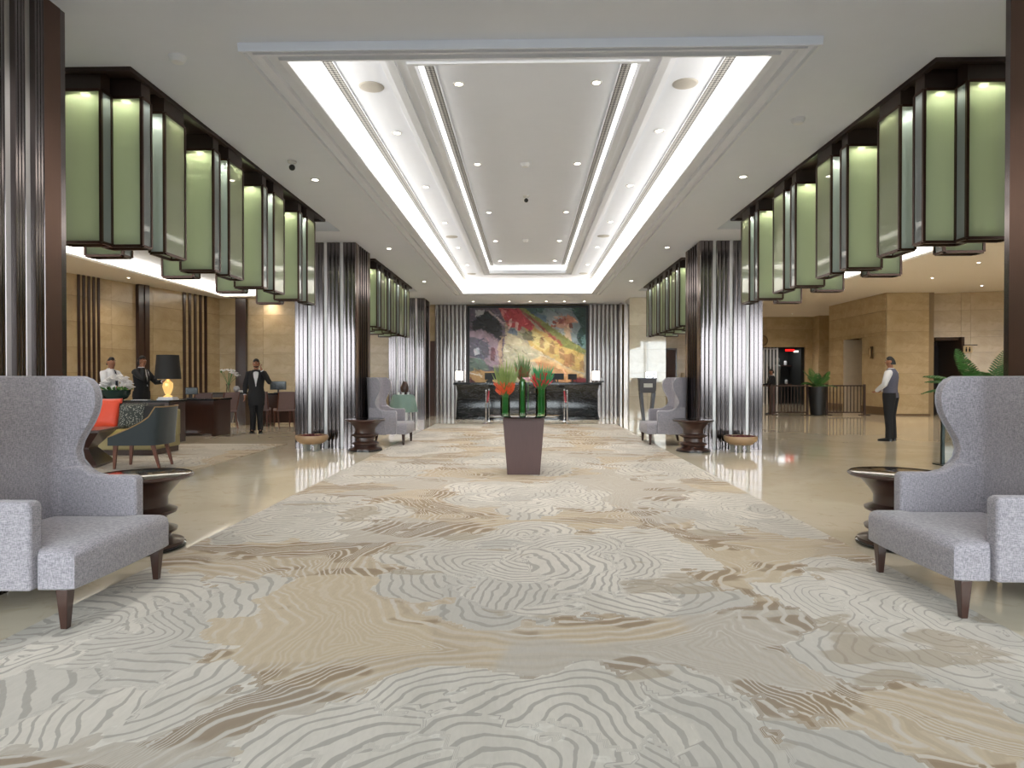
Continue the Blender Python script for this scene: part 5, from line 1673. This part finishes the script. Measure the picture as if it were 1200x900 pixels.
def person(label, loc, rz, arms, outfit, height=1.75, stance=.10, beard=False, step=0.0, turn=0.0):
    """local: faces -y, left hand at +x; arms = {side: (elbow, wrist, finger direction, curl)}"""
    t = thing('person', label, 'person', loc, rz)
    k = height / 1.75
    t.scale = (k, k, k)
    V, E, R = [], [], []
    def add(p, r, frm=None):
        V.append(Vector(p)); R.append(r)
        if frm is not None:
            E.append((frm, len(V) - 1))
        return len(V) - 1
    pel = add((0, 0, .97), .10)
    sp = add((0, .005, 1.12), .115, pel)
    ch = add((0, .005, 1.30), .135, sp)
    nb = add((0, .01, 1.44), .062, ch)
    nk = add((0, .0, 1.51), .052, nb)
    jw = add((.0, -.022, 1.575), .062, nk)
    fc = add((0, -.012, 1.64), .083, jw)
    tp = add((0, .005, 1.70), .07, fc)
    ct, stn = math.cos(turn), math.sin(turn)
    def hd(x, y, z):            # head turned on the neck
        return (x * ct - y * stn, x * stn + y * ct, z)
    add(hd(0, -.112, 1.632), .014, fc)                     # nose
    for s in (-1, 1):
        add(hd(s * .088, .012, 1.635), .017, fc)            # ears
    wrists = {}
    for s in (-1, 1):
        sh = add((s * .165, .01, 1.395), .056, nb)
        el, wr, fd, curl = arms[s]
        e = add(el, .044, sh)
        w = add(wr, .028, e)
        d = (Vector(fd)).normalized()
        elv = (Vector(wr) - Vector(el)).normalized()
        side = d.cross(Vector((0, 0, 1)) if abs(d.z) < .8 else Vector((s, 0, 0)))
        side.normalize()
        pn = side.cross(d)
        pv = Vector(wr) + (elv * .3 + d * .7).normalized() * .055
        p = add(pv, (.034, .022), w)
        wrists[s] = (Vector(el), Vector(wr))
        for fi, (off, ln) in enumerate(((-.027, .062), (-.009, .072), (.009, .068), (.027, .054))):
            b = pv + side * off + d * .034
            b0 = add(b, .0095, p)
            m1 = b + (d * (1 - curl * .4) + pn * curl * .9).normalized() * ln * .55
            b1 = add(m1, .0085, b0)
            add(m1 + (d * (1 - curl) + pn * curl * 1.4).normalized() * ln * .5, .0075, b1)
        th = add(pv - side * .040 + d * .0, .011, p)
        add(pv - side * .052 + d * .038 + pn * .012, .0095, th)
    for s in (-1, 1):
        fw_ = step * s
        h = add((s * .09, 0, .88), .07, pel)
        kn = add((s * (stance + .005), -.012 + fw_ * .5, .50), .056, h)
        an = add((s * (stance + .01), .025 + fw_, .10), .036, kn)
        add((s * (stance + .02), -.09 + fw_, .04), .02, an)
    skin_body('body', V, E, R, skin, t)
    n = 18
    # trousers: two legs meeting at the seat
    trm = outfit['trousers']
    for s in (-1, 1):
        fw_ = step * s
        c = [((s * .082, .0, 1.0), .10, .125), ((s * .088, .005, .90), .108, .128), ((s * .095, .0, .80), .098, .112), ((s * (stance), -.01 + fw_ * .5, .52), .076, .082), ((s * (stance + .005), .01 + fw_ * .8, .28), .066, .074), ((s * (stance + .01), .012 + fw_, .06), .064, .078)]
        mb = MB().rings([ell(p, a, b, n) for p, a, b in c])
        obj('trouser_leg', mb, trm, t, smooth=60)
        sh = MB()
        x, y = s * (stance + .012), fw_
        prof = [(.075, .036, .045), (.05, .044, .07), (.0, .046, .085), (-.06, .045, .065), (-.12, .046, .052), (-.165, .040, .042), (-.195, .022, .03)]
        sh.rings([[(x + s * .12 * max(0, -yy) + w * cx_, y + yy, zz) for cx_, zz in ((-1, .0), (1, .0), (1, .02), (.75, h_), (-.75, h_), (-1, .02))] for yy, w, h_ in prof])
        obj('shoe', sh, mat('black_shoe_leather', (20, 19, 19), .25), t, smooth=40)
    # torso garment
    top = outfit['top']
    hem = outfit.get('hem', .86)
    tr = [(hem, .185, .145, .0), (.95, .178, .14, .0), (1.08, .165, .128, .0), (1.20, .178, .134, .0), (1.32, .198, .14, .005), (1.40, .196, .122, .01), (1.445, .16, .10, .012), (1.475, .105, .085, .012), (1.50, .072, .074, .01)]
    obj(outfit.get('top_name', 'jacket'), MB().rings([ell((0, y, z), a, b, 24) for z, a, b, y in tr]), top, t, smooth=60)
    slv = outfit.get('sleeve', top)
    for s in (-1, 1):
        el, wr = wrists[s]
        sh = Vector((s * .168, .012, 1.405))
        a = sh.lerp(el, .5)
        obj('sleeve', MB().tube([(s * .10, .012, 1.41), sh, a, el, el.lerp(wr, .5), el.lerp(wr, .93)], [.072, .078, .066, .056, .050, .042], 12), slv, t, smooth=60)
        obj('cuff', MB().tube([el.lerp(wr, .90), el.lerp(wr, .99)], [.037, .036], 12), white_cloth, t, smooth=60)
    # collar, shirt front, tie
    obj('collar', MB().rings([ell((0, .004, z), a, b, 18) for z, a, b in ((1.455, .084, .078), (1.515, .062, .062))], False, False), white_cloth, t, smooth=60)
    if outfit.get('front'):
        sf = MB()
        plain = outfit['front'] == 'plain'
        pts = [(1.47, .055, -.082), (1.40, .058, -.128), (1.30, .045, -.146), (1.20, .026, -.145), (1.10, .008, -.140)]
        sf.rings([[(-w, y, z), (0, y - .012, z), (w, y, z), (0, y + .02, z)] for z, w, y in pts])
        if not plain:
            obj('shirt_front', sf, white_cloth, t, smooth=60)
        if outfit['front'] == 'bow':
            obj('bow_tie', MB().rings([[(x, -.108 - d_, 1.465 - h_), (x, -.108 - d_, 1.465 + h_), (x, -.09, 1.465 + h_), (x, -.09, 1.465 - h_)] for x, h_, d_ in ((-.06, .026, 0), (-.015, .010, .012), (.015, .010, .012), (.06, .026, 0))]), black_suit, t)
        else:
            obj('tie', MB().rings([[(-w, y, z), (0, y - .012, z), (w, y, z)] for z, w, y in ((1.475, .018, -.10), (1.44, .016, -.125), (1.30, .028, -.162), (1.14, .034, -.160), (1.09, .004, -.156))]), outfit.get('tie', black_suit), t)
        for s in ((-1, 1) if outfit['front'] != 'plain' else ()):
            obj('lapel', MB().rings([[(s * a, y, z), (s * b, y - .012, z), (s * b, y + .01, z)] for z, a, b, y in ((1.475, .05, .085, -.072), (1.40, .05, .115, -.122), (1.28, .036, .085, -.150), (1.14, .008, .02, -.145))]), outfit.get('lapel', top), t)
    # head details
    hm = MB()
    rg = []
    for i in range(9):
        a = PI / 2 * (1 - i / 8) * 1.0
        zz = 1.650 + .105 * math.sin(a)
        rr_ = math.cos(a) * 1.0
        ring = []
        for j in range(20):
            th = 2 * PI * j / 20
            fx, fy = math.cos(th), math.sin(th)
            low = .065 if fy > .1 else (.035 if fy > -.3 else (-.03 if fy > -.6 else -.055))
            zj = zz - low * (i / 8)
            ring.append(hd((.075 * rr_ + .001) * fx, .008 + (.088 * rr_ + .001) * fy * (1.0 if fy > 0 else .97), zj))
        rg.append(ring)
    obj('hair', hm.rings(rg), hair_m, t, smooth=60)
    for s in (-1, 1):
        obj('eye', MB().sphere(hd(s * .032, -.088, 1.655), (.010, .006, .0055), 8, 6), white_gloss, t)
        obj('iris', MB().sphere(hd(s * .032, -.0935, 1.655), .0042, 8, 6), hair_m, t)
        obj('eyebrow', MB().tube([hd(s * .015, -.094, 1.675), hd(s * .034, -.094, 1.681), hd(s * .052, -.082, 1.675)], [.003, .005, .003], 6), hair_m, t)
    obj('mouth', MB().tube([hd(-.024, -.078, 1.588), hd(0, -.087, 1.590), hd(.024, -.078, 1.588)], [.003, .006, .003], 6), mat('lip_brown', (130, 74, 64), .5), t)
    if beard:
        obj('beard', MB().tube([hd(-.064, -.015, 1.61), hd(-.045, -.052, 1.573), hd(0, -.072, 1.558), hd(.045, -.052, 1.573), hd(.064, -.015, 1.61)], [.008, .014, .018, .014, .008], 8), hair_m, t)
    return t

DOWN = {s: ((s * .25, .03, 1.13), (s * .25, -.03, .90), (0, -.15, -1), .35) for s in (-1, 1)}
suit = dict(trousers=black_suit, top=black_suit, front='tie', hem=.80)
person('man in a black suit and bow tie standing with a hand raised to his cheek',
       (-6.42, 15.42, 0), .32, {-1: DOWN[-1], 1: ((.30, -.10, 1.20), (.13, -.15, 1.48), (-.25, .15, 1), .5)},
       dict(trousers=black_suit, top=black_suit, front='bow', hem=.66), 1.75, .075, beard=True)
person('man in a white shirt and dark tie behind the bowl of white lilies',
       (-9.10, 14.15, 0), PI / 2 - .25, {-1: ((-.26, -.10, 1.15), (-.16, -.32, 1.10), (.3, -1, -.1), .4), 1: ((.27, -.12, 1.17), (.16, -.34, 1.16), (-.3, -1, .1), .4)},
       dict(trousers=black_suit, top=white_cloth, top_name='shirt', front='plain', tie=mat('dark_tie', (40, 44, 60), .6), hem=.9), 1.75)
person('man in a black suit holding a telephone to his ear at the concierge counter',
       (-8.42, 14.15, 0), PI / 2 - .1, {-1: ((-.24, -.22, 1.24), (-.125, -.12, 1.50), (.15, .2, 1), .6), 1: ((.26, -.16, 1.18), (.14, -.40, 1.20), (-.2, -1, .1), .4)},
       suit, 1.78)
tag(obj('telephone_handset', MB().tube([(0, 0, 0), (.005, -.02, .06), (0, .0, .13), (0, .02, .16)], [.02, .014, .016, .018], 8), black_matte, None, (-8.40, 14.02, 1.575), 0), 'black telephone handset at the ear of the suited man by the counter', 'telephone')
person('man in a grey waistcoat and white shirt standing with his back turned in the lobby',
       (7.50, 13.75, 0), PI + .75, {s: ((s * .29, -.02, 1.17), (s * .10, -.235, 1.04), (-s * .6, -.6, -.4), .5) for s in (-1, 1)},
       dict(trousers=black_suit, top=grey_vest, top_name='waistcoat', sleeve=white_cloth, hem=.90), 1.74, .085)
person('person in dark clothes standing beyond the fence at the host stand',
       (8.88, 24.1, 0), -PI / 2 - .5, {-1: ((-.27, -.12, 1.17), (-.14, -.33, 1.10), (.3, -1, 0), .4), 1: ((.27, -.1, 1.16), (.16, -.33, 1.12), (-.3, -1, 0), .4)},
       suit, 1.62)
